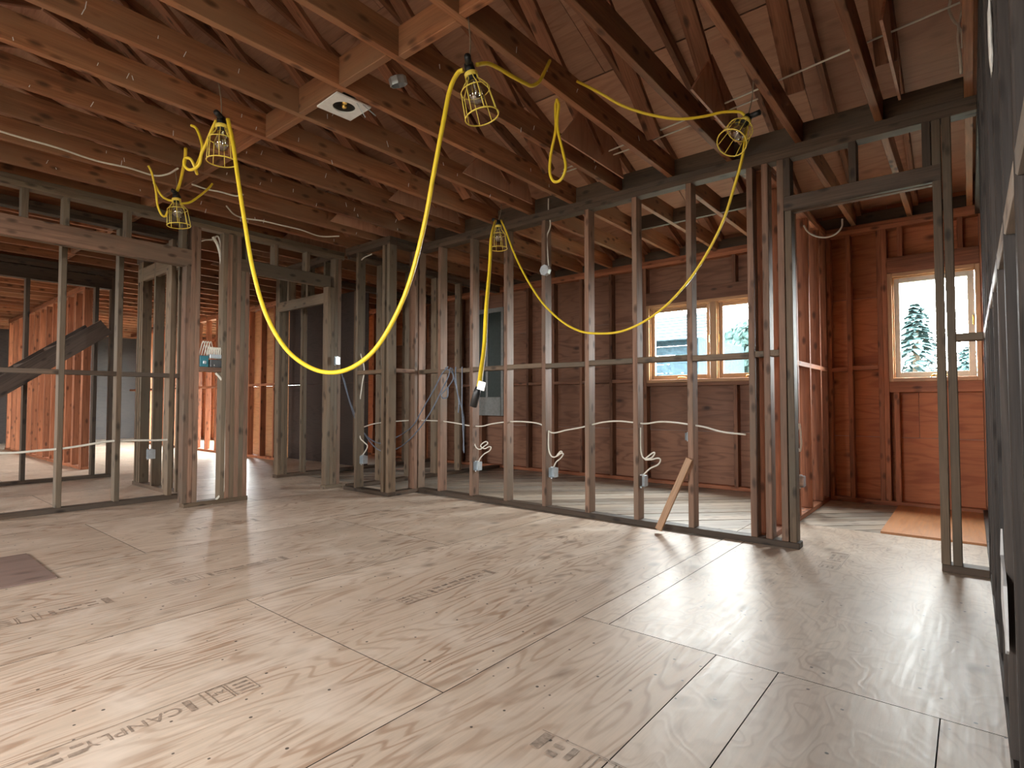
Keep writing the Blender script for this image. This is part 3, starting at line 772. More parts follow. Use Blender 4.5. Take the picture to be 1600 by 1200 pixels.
# ================================================================== THINGS
CURVES = {
 'AB': [(-2.781, 1.195, 2.259), (-2.748, 1.207, 2.129), (-2.713, 1.218, 1.951), (-2.671, 1.233, 1.742), (-2.618, 1.251, 1.506), (-2.541, 1.278, 1.288), (-2.432, 1.316, 1.125), (-2.311, 1.358, 1.037), (-2.195, 1.398, 1.005), (-2.083, 1.437, 1.025), (-1.976, 1.474, 1.097), (-1.887, 1.505, 1.222), (-1.814, 1.53, 1.38), (-1.752, 1.552, 1.604), (-1.708, 1.567, 1.828), (-1.669, 1.58, 2.024), (-1.639, 1.591, 2.167), (-1.606, 1.602, 2.227), (-1.582, 1.611, 2.237)],
 'A_right': [(-1.533, 1.639, 2.253), (-1.534, 1.707, 2.291), (-1.537, 1.784, 2.307), (-1.541, 1.876, 2.317), (-1.541, 1.969, 2.328), (-1.539, 2.018, 2.337), (-1.537, 2.075, 2.383), (-1.55, 2.139, 2.47), (-1.562, 2.194, 2.549)],
 'loop': [(-1.636, 2.36, 2.454), (-1.624, 2.36, 2.416), (-1.632, 2.36, 2.351), (-1.629, 2.36, 2.282), (-1.601, 2.36, 2.173), (-1.582, 2.36, 2.077), (-1.613, 2.36, 2.022), (-1.658, 2.36, 2.026), (-1.682, 2.36, 2.084), (-1.674, 2.36, 2.177), (-1.645, 2.36, 2.287), (-1.644, 2.36, 2.372), (-1.644, 2.36, 2.423), (-1.636, 2.36, 2.45)],
 'AD': [(-1.562, 2.436, 2.556), (-1.507, 2.466, 2.518), (-1.434, 2.505, 2.462), (-1.363, 2.543, 2.406), (-1.278, 2.588, 2.359), (-1.181, 2.641, 2.321), (-1.098, 2.685, 2.302), (-1.003, 2.735, 2.304), (-0.922, 2.777, 2.316), (-0.855, 2.811, 2.308), (-0.832, 2.823, 2.286)],
 'ED': [(-2.849, 3.332, 2.319), (-2.774, 3.314, 2.192), (-2.685, 3.292, 2.021), (-2.554, 3.259, 1.823), (-2.373, 3.215, 1.604), (-2.173, 3.165, 1.441), (-1.989, 3.12, 1.346), (-1.819, 3.078, 1.311), (-1.636, 3.032, 1.304), (-1.467, 2.991, 1.342), (-1.311, 2.952, 1.414), (-1.167, 2.917, 1.525), (-1.05, 2.888, 1.656), (-0.958, 2.865, 1.8), (-0.894, 2.849, 1.961), (-0.851, 2.839, 2.092), (-0.83, 2.833, 2.212), (-0.819, 2.831, 2.262)],
 'E_plug': [(-2.322, 2.66, 2.033), (-1.801, 2.034, 1.685), (-1.624, 1.822, 1.46), (-1.397, 1.549, 1.229), (-1.292, 1.423, 1.068), (-1.147, 1.249, 0.967), (-1.075, 1.163, 0.918)],
 'B_tangle': [(-2.84, 1.165, 2.26), (-2.874, 1.156, 2.213), (-2.911, 1.148, 2.157), (-2.942, 1.14, 2.114), (-2.962, 1.14, 2.071), (-2.988, 1.129, 2.049), (-3.021, 1.112, 2.045), (-3.045, 1.1, 2.071), (-3.05, 1.104, 2.106), (-3.036, 1.123, 2.109), (-3.03, 1.139, 2.08), (-3.03, 1.155, 2.039), (-3.042, 1.153, 2.074), (-3.037, 1.171, 2.136), (-3.04, 1.181, 2.19), (-3.063, 1.176, 2.256), (-3.087, 1.166, 2.301), (-3.111, 1.153, 2.317)],
 'B_C': [(-3.722, 1.35, 2.444), (-3.831, 1.387, 2.415), (-3.931, 1.412, 2.388), (-4.052, 1.442, 2.353), (-4.163, 1.463, 2.321)],
 'C_left': [(-4.186, 1.294, 2.444), (-4.186, 1.314, 2.403), (-4.203, 1.344, 2.308), (-4.228, 1.366, 2.211), (-4.231, 1.391, 2.153), (-4.219, 1.411, 2.142), (-4.217, 1.425, 2.181)],
 'C_left2': [(-4.199, 1.331, 2.347), (-4.208, 1.381, 2.276), (-4.199, 1.417, 2.254), (-4.188, 1.445, 2.251)],
 'C_right': [(-4.145, 1.482, 2.233), (-4.146, 1.538, 2.258), (-4.155, 1.603, 2.324), (-4.166, 1.662, 2.394), (-4.176, 1.695, 2.444)],
 'white_joist1': [(-4.276, 0.573, 2.43), (-4.284, 0.687, 2.43), (-4.285, 0.837, 2.43), (-4.322, 1.04, 2.43), (-4.288, 1.208, 2.43), (-4.298, 1.361, 2.43), (-4.2, 1.414, 2.43), (-4.043, 1.422, 2.43)],
 'white_joist2': [(-4.264, 1.592, 2.43), (-4.276, 1.706, 2.43), (-4.255, 1.787, 2.43), (-4.249, 1.891, 2.43), (-4.179, 1.916, 2.43)],
 'white_joist3': [(-4.498, 1.934, 2.42), (-4.649, 2.062, 2.42), (-4.68, 2.16, 2.42), (-4.628, 2.288, 2.42), (-4.616, 2.453, 2.42), (-4.604, 2.626, 2.42), (-4.644, 2.842, 2.42), (-4.506, 2.955, 2.42)],
 'W1_cable': [(-5.177, 3.71, 0.601), (-4.961, 3.71, 0.648), (-4.691, 3.71, 0.674), (-4.385, 3.71, 0.694), (-4.118, 3.71, 0.699), (-3.919, 3.71, 0.697), (-3.729, 3.71, 0.683), (-3.555, 3.71, 0.663), (-3.404, 3.71, 0.662), (-3.267, 3.71, 0.688), (-3.083, 3.71, 0.709), (-2.908, 3.71, 0.712), (-2.741, 3.71, 0.695), (-2.631, 3.71, 0.63), (-2.488, 3.71, 0.655), (-2.328, 3.71, 0.685), (-2.168, 3.71, 0.723), (-2.032, 3.71, 0.736), (-1.912, 3.71, 0.729), (-1.811, 3.71, 0.722), (-1.704, 3.71, 0.738), (-1.6, 3.71, 0.736), (-1.495, 3.71, 0.725), (-1.385, 3.71, 0.71), (-1.258, 3.71, 0.68), (-1.117, 3.71, 0.669)],
 'box1': [(-3.457, 3.7, 0.304)],
 'box2': [(-2.625, 3.7, 0.312)],
 'box3': [(-1.845, 3.7, 0.313)],
 'box0': [(-4.621, 3.33, 0.316)],
 'drop1': [(-3.482, 3.7, 0.654), (-3.481, 3.7, 0.521), (-3.457, 3.7, 0.471), (-3.41, 3.7, 0.456), (-3.356, 3.7, 0.487), (-3.318, 3.7, 0.511), (-3.333, 3.7, 0.528), (-3.372, 3.7, 0.515), (-3.403, 3.7, 0.485), (-3.356, 3.7, 0.464), (-3.303, 3.7, 0.484), (-3.28, 3.7, 0.479), (-3.295, 3.7, 0.45), (-3.356, 3.7, 0.419), (-3.402, 3.7, 0.382), (-3.426, 3.7, 0.346)],
 'drop2': [(-2.656, 3.7, 0.645), (-2.656, 3.7, 0.506), (-2.631, 3.7, 0.445), (-2.593, 3.7, 0.437), (-2.556, 3.7, 0.46), (-2.525, 3.7, 0.477), (-2.537, 3.7, 0.486), (-2.562, 3.7, 0.464), (-2.575, 3.7, 0.443), (-2.531, 3.7, 0.471), (-2.513, 3.7, 0.462), (-2.538, 3.7, 0.43), (-2.581, 3.7, 0.397), (-2.606, 3.7, 0.354)],
 'drop3': [(-1.842, 3.7, 0.694), (-1.843, 3.7, 0.547), (-1.828, 3.7, 0.484), (-1.799, 3.7, 0.472), (-1.759, 3.7, 0.483), (-1.735, 3.7, 0.512), (-1.744, 3.7, 0.52), (-1.779, 3.7, 0.496), (-1.809, 3.7, 0.467), (-1.76, 3.7, 0.47), (-1.711, 3.7, 0.482), (-1.692, 3.7, 0.47), (-1.711, 3.7, 0.437), (-1.77, 3.7, 0.406), (-1.809, 3.7, 0.371), (-1.83, 3.7, 0.347)],
 'drop0': [(-4.516, 3.33, 2.332), (-4.672, 3.33, 2.307), (-4.724, 3.33, 2.218), (-4.729, 3.33, 1.831), (-4.712, 3.33, 1.443), (-4.624, 3.33, 1.216), (-4.654, 3.33, 1.058), (-4.702, 3.33, 0.805), (-4.688, 3.33, 0.551), (-4.624, 3.33, 0.491), (-4.562, 3.33, 0.456), (-4.581, 3.33, 0.412), (-4.643, 3.33, 0.352)],
 'cat1': [(-3.721, 3.6, 1.205), (-3.806, 3.6, 1.136), (-3.892, 3.6, 1.019), (-4.069, 3.6, 0.807), (-4.207, 3.6, 0.65), (-4.399, 3.6, 0.55), (-4.652, 3.6, 0.462), (-4.812, 3.6, 0.468), (-4.978, 3.6, 0.542), (-5.151, 3.6, 0.695), (-5.323, 3.6, 1.009), (-5.424, 3.6, 1.225)],
 'cat2': [(-3.667, 3.58, 1.195), (-3.7, 3.58, 1.103), (-3.783, 3.58, 0.987), (-3.912, 3.58, 0.808), (-4.091, 3.58, 0.623), (-4.325, 3.58, 0.459), (-4.574, 3.58, 0.377), (-4.784, 3.58, 0.418), (-5.007, 3.58, 0.596), (-5.207, 3.58, 0.868), (-5.344, 3.58, 1.15)],
 'cat3': [(-3.641, 3.62, 1.202), (-3.64, 3.62, 1.103), (-3.615, 3.62, 0.956), (-3.557, 3.62, 0.811), (-3.533, 3.62, 0.696), (-3.54, 3.62, 0.437)],
 'cat4': [(-3.539, 3.6, 1.197), (-3.539, 3.6, 1.041), (-3.538, 3.6, 0.811), (-3.521, 3.6, 0.582), (-3.512, 3.6, 0.423)],
 'cat5': [(-3.701, 3.63, 1.193), (-3.675, 3.63, 1.104), (-3.633, 3.63, 0.985), (-3.608, 3.63, 0.868), (-3.616, 3.63, 0.781)],
 'cat6': [(-3.755, 3.6, 1.194), (-3.67, 3.6, 1.15), (-3.653, 3.6, 1.09), (-3.72, 3.6, 1.016), (-3.804, 3.6, 0.952), (-3.787, 3.6, 0.916), (-3.728, 3.6, 0.927), (-3.72, 3.6, 1.016)],
 'left_cable': [(-5.62, 0.81, 0.496), (-5.62, 0.919, 0.493), (-5.62, 1.033, 0.5), (-5.62, 1.171, 0.506), (-5.62, 1.316, 0.523), (-5.62, 1.469, 0.546), (-5.62, 1.569, 0.547), (-5.62, 1.702, 0.545), (-5.62, 1.851, 0.538), (-5.62, 1.954, 0.538)],
 'post_cable': [(-5.12, 2.092, 2.331), (-5.12, 2.137, 2.255), (-5.12, 2.166, 2.119), (-5.12, 2.176, 1.891), (-5.12, 2.175, 1.606), (-5.12, 2.172, 1.446)],
 'post_cable2': [(-5.06, 2.109, 1.129), (-5.06, 2.153, 1.081), (-5.06, 2.181, 1.009), (-5.06, 2.189, 0.589), (-5.06, 2.196, 0.142), (-5.06, 2.144, 0.049), (-5.06, 2.062, -0.033)],
 'post_cable3': [(-5.12, 1.977, 2.26), (-5.12, 2.024, 2.287), (-5.12, 2.087, 2.307), (-5.12, 2.13, 2.345), (-5.12, 2.153, 2.288), (-5.12, 2.165, 2.176)],
 'fix_box_cable': [(-2.651, 3.7, 2.552), (-2.651, 3.7, 2.446), (-2.632, 3.7, 2.325), (-2.665, 3.7, 2.247), (-2.665, 3.7, 2.156), (-2.652, 3.7, 1.995)],
 'stick': [(-1.457, 3.6, 0.505), (-1.641, 3.6, 0.044)],
 'hall_loop': [(-0.942, 4.6, 2.204), (-0.917, 4.6, 2.151), (-0.862, 4.6, 2.106), (-0.8, 4.6, 2.085), (-0.738, 4.6, 2.096), (-0.696, 4.6, 2.14), (-0.691, 4.6, 2.199)],
 'part_cable': [(-0.971, 4.4, 1.191), (-0.969, 4.4, 1.053), (-0.971, 4.4, 0.685), (-0.953, 4.4, 0.722), (-0.943, 4.4, 0.595), (-0.952, 4.4, 0.526), (-0.969, 4.4, 0.548), (-0.978, 4.4, 0.479), (-0.971, 4.4, 0.388), (-0.964, 4.4, 0.32)],
 'wr_white': [(-0.038, 3.6, 2.942), (-0.044, 3.6, 2.895), (-0.027, 3.6, 2.827), (-0.008, 3.6, 2.794), (-0.012, 3.6, 2.729), (-0.006, 3.6, 2.644), (-0.003, 3.6, 2.543)],
 'wr_white2': [(0.015, 3.6, 2.918), (0.004, 3.6, 2.856), (-0.005, 3.6, 2.793), (0.002, 3.6, 2.757), (0.003, 3.6, 2.674)],
}


# ------------------------------------------------------------------ caged work lights
def work_light(loc, axis, scale, label, wl_label='', wire_to=None):
    a = Vector(axis).normalized(); q = a.to_track_quat('-Z', 'Y')
    root = empty('work_light', loc, label=label, cat='work light', group='yellow caged work lights')
    root.rotation_mode = 'QUATERNION'; root.rotation_quaternion = q
    root.scale = (scale,)*3
    def put(name, bm, mat, smooth=True, parent=root):
        o = link(name, mesh_of(name, bm, M[mat], smooth)); o.parent = parent; return o
    bm = bmesh.new(); lathe_bm(bm, [(0, 0.012), (0.020, 0.010), (0.022, -0.02), (0.019, -0.055), (0.0, -0.056)], 14)
    sk = put('socket', bm, 'black')
    bm = bmesh.new(); tube_bm(bm, [Vector((-0.062, 0, 0.004)), Vector((-0.03, 0, 0.006)), Vector((0.03, 0, 0.006)), Vector((0.062, 0, 0.004))], 0.0135, 10)
    put('cord_grip', bm, 'black', True, sk)
    bm = bmesh.new(); lathe_bm(bm, [(0.013, -0.05), (0.016, -0.065), (0.026, -0.085), (0.035, -0.110), (0.036, -0.125), (0.030, -0.145), (0.016, -0.157), (0.0, -0.160)], 16)
    put('bulb', bm, 'bulb')
    bm = bmesh.new(); wires = []
    def ring(r, z, t): tube_bm(bm, [Vector((r*math.cos(i*math.pi/12), r*math.sin(i*math.pi/12), z)) for i in range(24)], t, 6, True)
    ring(0.024, -0.040, 0.0030); ring(0.060, -0.105, 0.0022); ring(0.070, -0.215, 0.0030)
    for k in range(8):
        c, s = math.cos(k*math.pi/4+0.2), math.sin(k*math.pi/4+0.2)
        tube_bm(bm, [Vector((r*c, r*s, z)) for r, z in ((0.024, -0.036), (0.028, -0.062), (0.050, -0.090), (0.060, -0.105), (0.065, -0.160), (0.070, -0.215))], 0.0020, 5)
    put('cage', bm, 'yellow_wire')
    bm = bmesh.new(); lathe_bm(bm, [(0.024, -0.028), (0.028, -0.030), (0.028, -0.046), (0.024, -0.048)], 16)
    put('cage_collar', bm, 'yellow_wire')
    if wire_to:
        o = tube('tie_wire', [Vector(loc), (Vector(loc)+Vector(wire_to))/2+Vector((0.006, 0.004, 0)), Vector(wire_to)], 0.0028, 'steel_wire')
        tag(o, wl_label, 'wire', 'tie wires of the work lights')
    return root
LA, LB, LC, LD, LE = (-1.557, 1.619, 2.245), (-2.820, 1.181, 2.265), (-4.170, 1.458, 2.295), (-0.822, 2.831, 2.275), (-2.891, 3.343, 2.315)
work_light(LA, (0.20, 0.16, -1.0), 1.0, 'yellow caged work light nearest the camera, tilted, with clear bulb', wl_label='thin twisted tie wire above the tilted nearest work light', wire_to=(-1.57, 1.625, 2.47))
work_light(LB, (0.02, 0.02, -1.0), 0.98, 'yellow caged work light beside the tangled cord, hanging straight', wl_label='thin twisted tie wire above the work light beside the tangled cord', wire_to=(-2.84, 1.17, 2.46))
work_light(LC, (0.06, 0.08, -1.0), 1.0, 'yellow caged work light at far left above the wide opening', wl_label='thin tie wire above the far left work light', wire_to=(-4.17, 1.45, 2.46))
work_light(LD, (-0.16, -0.62, -0.75), 1.0, 'yellow caged work light at right above the corner posts', wl_label='thin tie wire above the right work light at the corner posts', wire_to=(-0.80, 2.86, 2.47))
work_light(LE, (0.03, 0.0, -1.0), 1.0, 'yellow caged work light hanging against the partition top plate', wl_label='short tie wire above the work light against the partition', wire_to=(-2.87, 3.36, 2.46))

def cord(key, label, r=0.0075, mat='yellow', name='power_cord', cat='cord', grp='yellow cords of the work lights', ext=None):
    o = tube(name, CURVES[key], r, mat)
    return tag(o, label, cat, grp)
cord('AB', 'thick yellow cord hanging in a deep loop between two work lights', 0.0098)
cord('A_right', 'short yellow cord leaving the nearest work light and hooking under a joist', 0.0085)
cord('loop', 'yellow cord hanging as a twisted teardrop loop from a joist', 0.0075)
cord('AD', 'yellow cord drooping across the joists to the right work light', 0.0072)
cord('ED', 'yellow cord sagging across the partition and up to the right work light', 0.0072)
cord('B_C', 'short yellow cord dropping from a joist to the far left work light', 0.0095)
cord('B_tangle', 'tangled loops of yellow cord beside the straight-hanging work light', 0.0072)
cord('C_left', 'yellow cord looping down at the left side of the far left work light', 0.0072)
cord('C_left2', 'small yellow branch cord curving into the far left work light from the left', 0.0075)
cord('C_right', 'yellow cord swinging up right from the far left work light to a joist', 0.0072)
e = cord('E_plug', 'yellow cord hanging straight down the partition to a black plug with white tag', 0.0075)
pe = CURVES['E_plug'][-1]; loc0 = Vector(CURVES['E_plug'][0])
bm = bmesh.new(); lathe_bm(bm, [(0, 0.02), (0.008, 0.018), (0.011, 0.0), (0.011, -0.04), (0.0, -0.041)], 12)
p = link('plug', mesh_of('plug', bm, M['black'], True), e); p.location = Vector(pe)-loc0+Vector((-0.01, 0, -0.02)); p.rotation_euler = (0, R(20), 0)
p = link('warning_tag', box_mesh(0.024, 0.002, 0.024, 'white', 0.0), e); p.location = Vector(pe)-loc0+Vector((0.022, -0.015, 0.0)); p.rotation_euler = (0, R(15), R(10))

WC = dict(mat='white_cable', name='electric_cable', cat='cable', grp='white house wiring')
cord('W1_cable', 'long white cable threaded through the partition studs at knee height', 0.0058, **WC)
cord('drop0', 'white cable hanging beside the offset wall stud down to its box', 0.0055, **WC)
cord('white_joist1', 'white cable stapled under a joist at upper left', 0.006, **WC)
cord('white_joist2', 'short white cable under a joist right of the far left work light', 0.006, **WC)
cord('white_joist3', 'white cable end drooping under the joists above the left doorway', 0.006, **WC)
cord('left_cable', 'white cable running through the grey stud row at far left', 0.009, **WC)
cord('post_cable', 'thick white cable coming down between the clustered posts', 0.013, **WC)
cord('post_cable2', 'white cable dropping from the service panel to the floor plate', 0.010, **WC)
cord('post_cable3', 'thin white cable bent over at the top of the clustered posts', 0.007, **WC)
cord('fix_box_cable', 'white cable dropping from the top plate to the round steel box', 0.0055, **WC)
cord('hall_loop', 'white cable looped under the joists above the right doorway', 0.006, **WC)
cord('part_cable', 'bundled white cable hanging on the orange partition', 0.006, **WC)
cord('wr_white', 'white cable dangling from the roof at the upper right corner', 0.0065, **WC)
cord('wr_white2', 'thinner white cable crossing in front of the one at upper right', 0.0045, **WC)
BC = dict(mat='blue_cable', name='data_cable', cat='cable', grp='grey-blue data cables on the partition')
cord('cat1', 'grey-blue cable swagged from the blocking to the corner post, upper one', 0.0055, **BC)
cord('cat2', 'grey-blue cable swagged lower from the blocking to the corner post', 0.0055, **BC)
cord('cat3', 'grey-blue cable end hanging left of the straight one below the blocking', 0.0055, **BC)
cord('cat4', 'grey-blue cable end hanging straight and longest below the blocking', 0.0055, **BC)
cord('cat5', 'short grey-blue cable end hanging below the blocking', 0.0055, **BC)
cord('cat6', 'curled grey-blue cable looped over the blocking', 0.0055, **BC)

# white cables lying on the joists up in the roof
for i, (p0, p1, lab) in enumerate([((-2.35, 3.45, 2.60), (-0.9, 3.30, 2.60), 'taut white cable crossing above the joists near the partition'),
                                   ((-2.30, 3.40, 2.60), (0.0, 3.05, 2.60), 'second white cable crossing above the joists to the right corner')]):
    tag(tube('electric_cable', [p0, ((p0[0]+p1[0])/2, (p0[1]+p1[1])/2, 2.59), p1], 0.005, 'white_cable'), lab, 'cable', 'white house wiring')

# ------------------------------------------------------------------ electrical boxes on the studs
def elec_box(loc, label, drop=None, w=0.055, h=0.078, d=0.055):
    root = empty('junction_box', loc, label=label, cat='junction box', group='steel boxes on the partition studs')
    bm = bmesh.new(); bmesh.ops.create_cube(bm, size=1); bmesh.ops.scale(bm, vec=(w, d, h), verts=bm.verts)
    fr = [f for f in bm.faces if f.normal.y < -0.9]
    r = bmesh.ops.inset_region(bm, faces=fr, thickness=0.003)
    bmesh.ops.translate(bm, vec=(0, d*0.8, 0), verts=fr[0].verts)
    bmesh.ops.bevel(bm, geom=[e for e in bm.edges if abs((e.verts[0].co-e.verts[1].co).z) < 1e-6 and abs((e.verts[0].co-e.verts[1].co).x) < 1e-6], offset=0.004, segments=2, affect='EDGES')
    link('box_body', mesh_of('box_body', bm, M['galv']), root)
    lum_local = link('clamp', box_mesh(0.018, 0.02, 0.008, 'galv', 0.001), root); lum_local.location = (0.0, 0, h/2+0.004)
    for s in (-1, 1):
        ear = link('mounting_ear', box_mesh(0.012, 0.002, 0.010, 'galv', 0.0), root); ear.location = (0, -d/2, s*(h/2+0.005))
    if drop:
        tube('cable_loop', CURVES[drop], 0.0055, 'white_cable', parent=root)
    return root
for key, drop, lab in (('box1', 'drop1', 'steel outlet box with looped white cable, leftmost of three on the partition'),
                       ('box2', 'drop2', 'steel outlet box with looped white cable, middle of three on the partition'),
                       ('box3', 'drop3', 'steel outlet box with looped white cable, nearest the leaning stick')):
    x, y, z = CURVES[key][0]; elec_box((x+0.012, y+0.008, z), lab, drop)
x, y, z = CURVES['box0'][0]
elec_box((x+0.015, y-0.01, z), 'steel outlet box low on the offset wall stud')
elec_box((-4.985, 3.26, 1.30), 'white switch box on the corner post beside the left doorway', w=0.03, h=0.075, d=0.05)
elec_box((-2.29, 5.695, 0.52), 'pale outlet box on the back wall above the leaning stick')
elec_box((-0.955, 4.42, 0.31), 'small pale outlet box at the foot of the orange partition')
elec_box((-0.962, 4.16, 1.86), 'pale outlet box high on the orange partition', w=0.05, h=0.06)
elec_box((-5.60, 1.80, 0.42), 'pale outlet box on the grey stud row beside the clustered posts', w=0.05, h=0.08)
def round_box(loc, label, rot=(0, 0, 0)):
    root = empty('octagon_box', loc, label=label, cat='ceiling box', group='round steel ceiling boxes')
    root.rotation_euler = rot
    bm = bmesh.new(); lathe_bm(bm, [(0.0, 0.02), (0.042, 0.02), (0.045, 0.016), (0.045, -0.02), (0.041, -0.02), (0.041, 0.012), (0.0, 0.012)], 8)
    link('box_body', mesh_of('box_body', bm, M['galv']), root)
    bm = bmesh.new(); lathe_bm(bm, [(0.0, -0.002), (0.020, -0.004), (0.020, 0.012), (0.0, 0.013)], 12)
    link('socket', mesh_of('socket', bm, M['dark_metal'], True), root)
    return root
round_box((-2.645, 3.645, 1.945), 'round steel box hanging at the top of a partition stud', (R(90), 0, 0))
round_box((-2.21, 1.78, 2.50), 'dull green-grey round box high between joists beside the fixture', (R(20), 0, 0))

# recessed ceiling fixture with brass sockets
fx = empty('ceiling_fixture', (-2.53, 1.68, 2.432), label='square white ceiling plate with a round hole and brass sockets', cat='ceiling light')
fx.rotation_euler = (0, 0, R(-3))
bm = bmesh.new()
sq = 0.10; rr = 0.058; n = 32
outer = []; inner = []
for k in range(n):
    a = 2*math.pi*k/n; c, s = math.cos(a), math.sin(a); m = max(abs(c), abs(s))
    outer.append((sq*c/m, sq*s/m)); inner.append((rr*c, rr*s))
vo = [[bm.verts.new((x, y, z)) for x, y in outer] for z in (0, 0.008)]; vi = [[bm.verts.new((x, y, z)) for x, y in inner] for z in (0, 0.008)]
for k in range(n):
    j = (k+1) % n
    bm.faces.new((vo[0][k], vi[0][k], vi[0][j], vo[0][j])); bm.faces.new((vo[1][k], vo[1][j], vi[1][j], vi[1][k]))
    bm.faces.new((vo[0][k], vo[0][j], vo[1][j], vo[1][k])); bm.faces.new((vi[0][k], vi[1][k], vi[1][j], vi[0][j]))
bmesh.ops.recalc_face_normals(bm, faces=bm.faces)
link('plate', mesh_of('plate', bm, M['white']), fx)
bm = bmesh.new(); lathe_bm(bm, [(0.058, 0.008), (0.060, 0.07), (0.0, 0.072)], 24); link('housing', mesh_of('housing', bm, M['dark_metal'], True), fx)
for dx, dy in ((-0.018, 0.012), (0.022, -0.008)):
    bm = bmesh.new(); lathe_bm(bm, [(0, 0.05), (0.014, 0.05), (0.016, 0.02), (0.011, 0.008), (0, 0.004)], 12)
    o = link('brass_socket', mesh_of('brass_socket', bm, M['brass'], True), fx); o.location = (dx, dy, 0)
for p0, p1 in (((0.09, 0.02, 0.0), (0.03, 0.11, -0.02)), ((0.10, 0.05, 0.0), (0.10, 0.13, -0.03))):
    bm = bmesh.new(); tube_bm(bm, [Vector(p0), Vector(p1)], 0.003, 6); link('hanger_strap', mesh_of('hanger_strap', bm, M['galv']), fx)

# ------------------------------------------------------------------ service panel between the clustered posts
sp = empty('service_panel', (-5.10, 2.06, 1.18), label='dark metal service box with teal transformer and stripped cables between the posts', cat='electric panel')
def spl(name, x0, x1, y0, y1, z0, z1, mat): return lum(sp, name, x0, x1, y0, y1, z0, z1, mat)
spl('base_box', -5.12, -5.05, 2.06, 2.152, 1.18, 1.245, 'dark_metal')
spl('terminal_strip', -5.10, -5.045, 2.055, 2.15, 1.255, 1.29, 'galv')
spl('teal_transformer', -5.12, -5.05, 1.975, 2.045, 1.18, 1.275, 'teal')
spl('dial', -5.05, -5.042, 2.0, 2.025, 1.205, 1.23, 'galv')
for i in range(7):
    yy = 2.045+i*0.015
    tube('wire_lead', [(-5.07, yy, 1.285), (-5.06, yy-0.005, 1.32), (-5.055, yy+0.004, 1.35), (-5.06, yy+0.012, 1.33), (-5.07, yy+0.014, 1.29)], 0.005, 'white_cable', parent=sp)
tube('wire_lead', [(-5.07, 2.09, 1.24), (-5.055, 2.092, 1.20), (-5.06, 2.094, 1.18)], 0.006, 'white_cable', parent=sp)
for i in range(4):
    yy = 1.98+i*0.02
    tube('wire_lead', [(-5.08, yy, 1.28), (-5.06, yy+0.01, 1.36), (-5.07, yy+0.03, 1.40), (-5.08, yy+0.05, 1.34), (-5.08, yy+0.06, 1.29)], 0.004, 'white_cable', parent=sp)

# ------------------------------------------------------------------ loose bits
a, b = CURVES['stick']
o = beam(None, 'loose_stick', (b[0], 3.545, 0.02), (a[0], 3.635, 0.50), 0.045, 0.02, 'window_wood', up=(0, 1, 0))
tag(o, 'loose yellowish wooden stick leaning against the partition', 'wood stick')
o = lum(None, 'floor_sheet', -4.22, -3.52, -0.35, 0.735, 0.001, 0.007, 'brown_sheet', bev=0.001)
tag(o, 'thin dark brown sheet lying on the plywood at the left edge', 'sheet')
# torn white vapour-barrier pouch on the right wall
bm = bmesh.new(); rs = random.Random(3)
pts = [(1.70, 0.31), (1.74, 0.29), (1.80, 0.32), (1.86, 0.34), (1.92, 0.37), (1.925, 0.50), (1.90, 0.55), (1.87, 0.49), (1.82, 0.48), (1.77, 0.47), (1.72, 0.45), (1.705, 0.38)]
f0 = [bm.verts.new((XR-0.004-0.004*rs.random(), y, z)) for y, z in pts]; f1 = [bm.verts.new((XR-0.0005, y, z)) for y, z in pts]
bm.faces.new(f0); bm.faces.new(f1[::-1])
for i in range(len(pts)): bm.faces.new((f0[i], f0[(i+1) % len(pts)], f1[(i+1) % len(pts)], f1[i]))
bmesh.ops.recalc_face_normals(bm, faces=bm.faces)
o = link('outlet_pouch', mesh_of('outlet_pouch', bm, M['white'])); tag(o, 'torn white plastic outlet pouch low on the dark right wall', 'outlet pouch')
bm = bmesh.new(); bmesh.ops.create_icosphere(bm, subdivisions=3, radius=1)
for v in bm.verts: v.co *= 1+0.14*math.sin(7*v.co.x+3*v.co.z)*math.cos(9*v.co.y)
bmesh.ops.scale(bm, vec=(0.005, 0.016, 0.09), verts=bm.verts)
o = link('foam_blob', mesh_of('foam_blob', bm, M['foam'], True)); o.location = (XR-0.003, 1.64, 1.70); tag(o, 'long white blob of dried foam high on the dark right wall', 'foam')

# stair stringer with treads behind the stud rows
st = empty('stair', (-7.3, 1.0, 0), label='dark stair rising to the right behind the far left studs', cat='stair')
def slope(y): return 1.02+(y-1.02)*0.80
for x in (-7.2, -7.78):
    beam(st, 'stringer', (x, -0.2, slope(-0.2)), (x, 1.86, slope(1.86)), 0.04, 0.17, 'stair', up=(0, 0, 1))
for i in range(8):
    y = -0.15+i*0.245
    lum(st, 'tread', -7.755, -7.222, y-0.12, y+0.12, slope(y)-0.02, slope(y)+0.01, 'stair')

# boarded-over dark window in the dim part of the back room
dw = empty('boarded_window', (-5.1, 5.70, 0.7), label='dark boarded window with a grey sill board in the dim back corner', cat='window')
lum(dw, 'dark_panel', -5.40, -4.86, 5.690, 5.705, 0.95, 2.10, 'shade_green', bev=0)
lum(dw, 'side_trim', -5.44, -5.40, 5.68, 5.715, 0.70, 2.16, 'grey_board'); lum(dw, 'side_trim', -4.86, -4.82, 5.68, 5.715, 0.70, 2.16, 'grey_board')
lum(dw, 'head_trim', -5.40, -4.86, 5.68, 5.715, 2.10, 2.16, 'grey_board'); lum(dw, 'sill_board', -5.40, -4.86, 5.67, 5.715, 0.70, 0.95, 'grey_board')
lum(dw, 'centre_bar', -5.13, -5.09, 5.675, 5.69, 0.95, 2.10, 'grey_board')

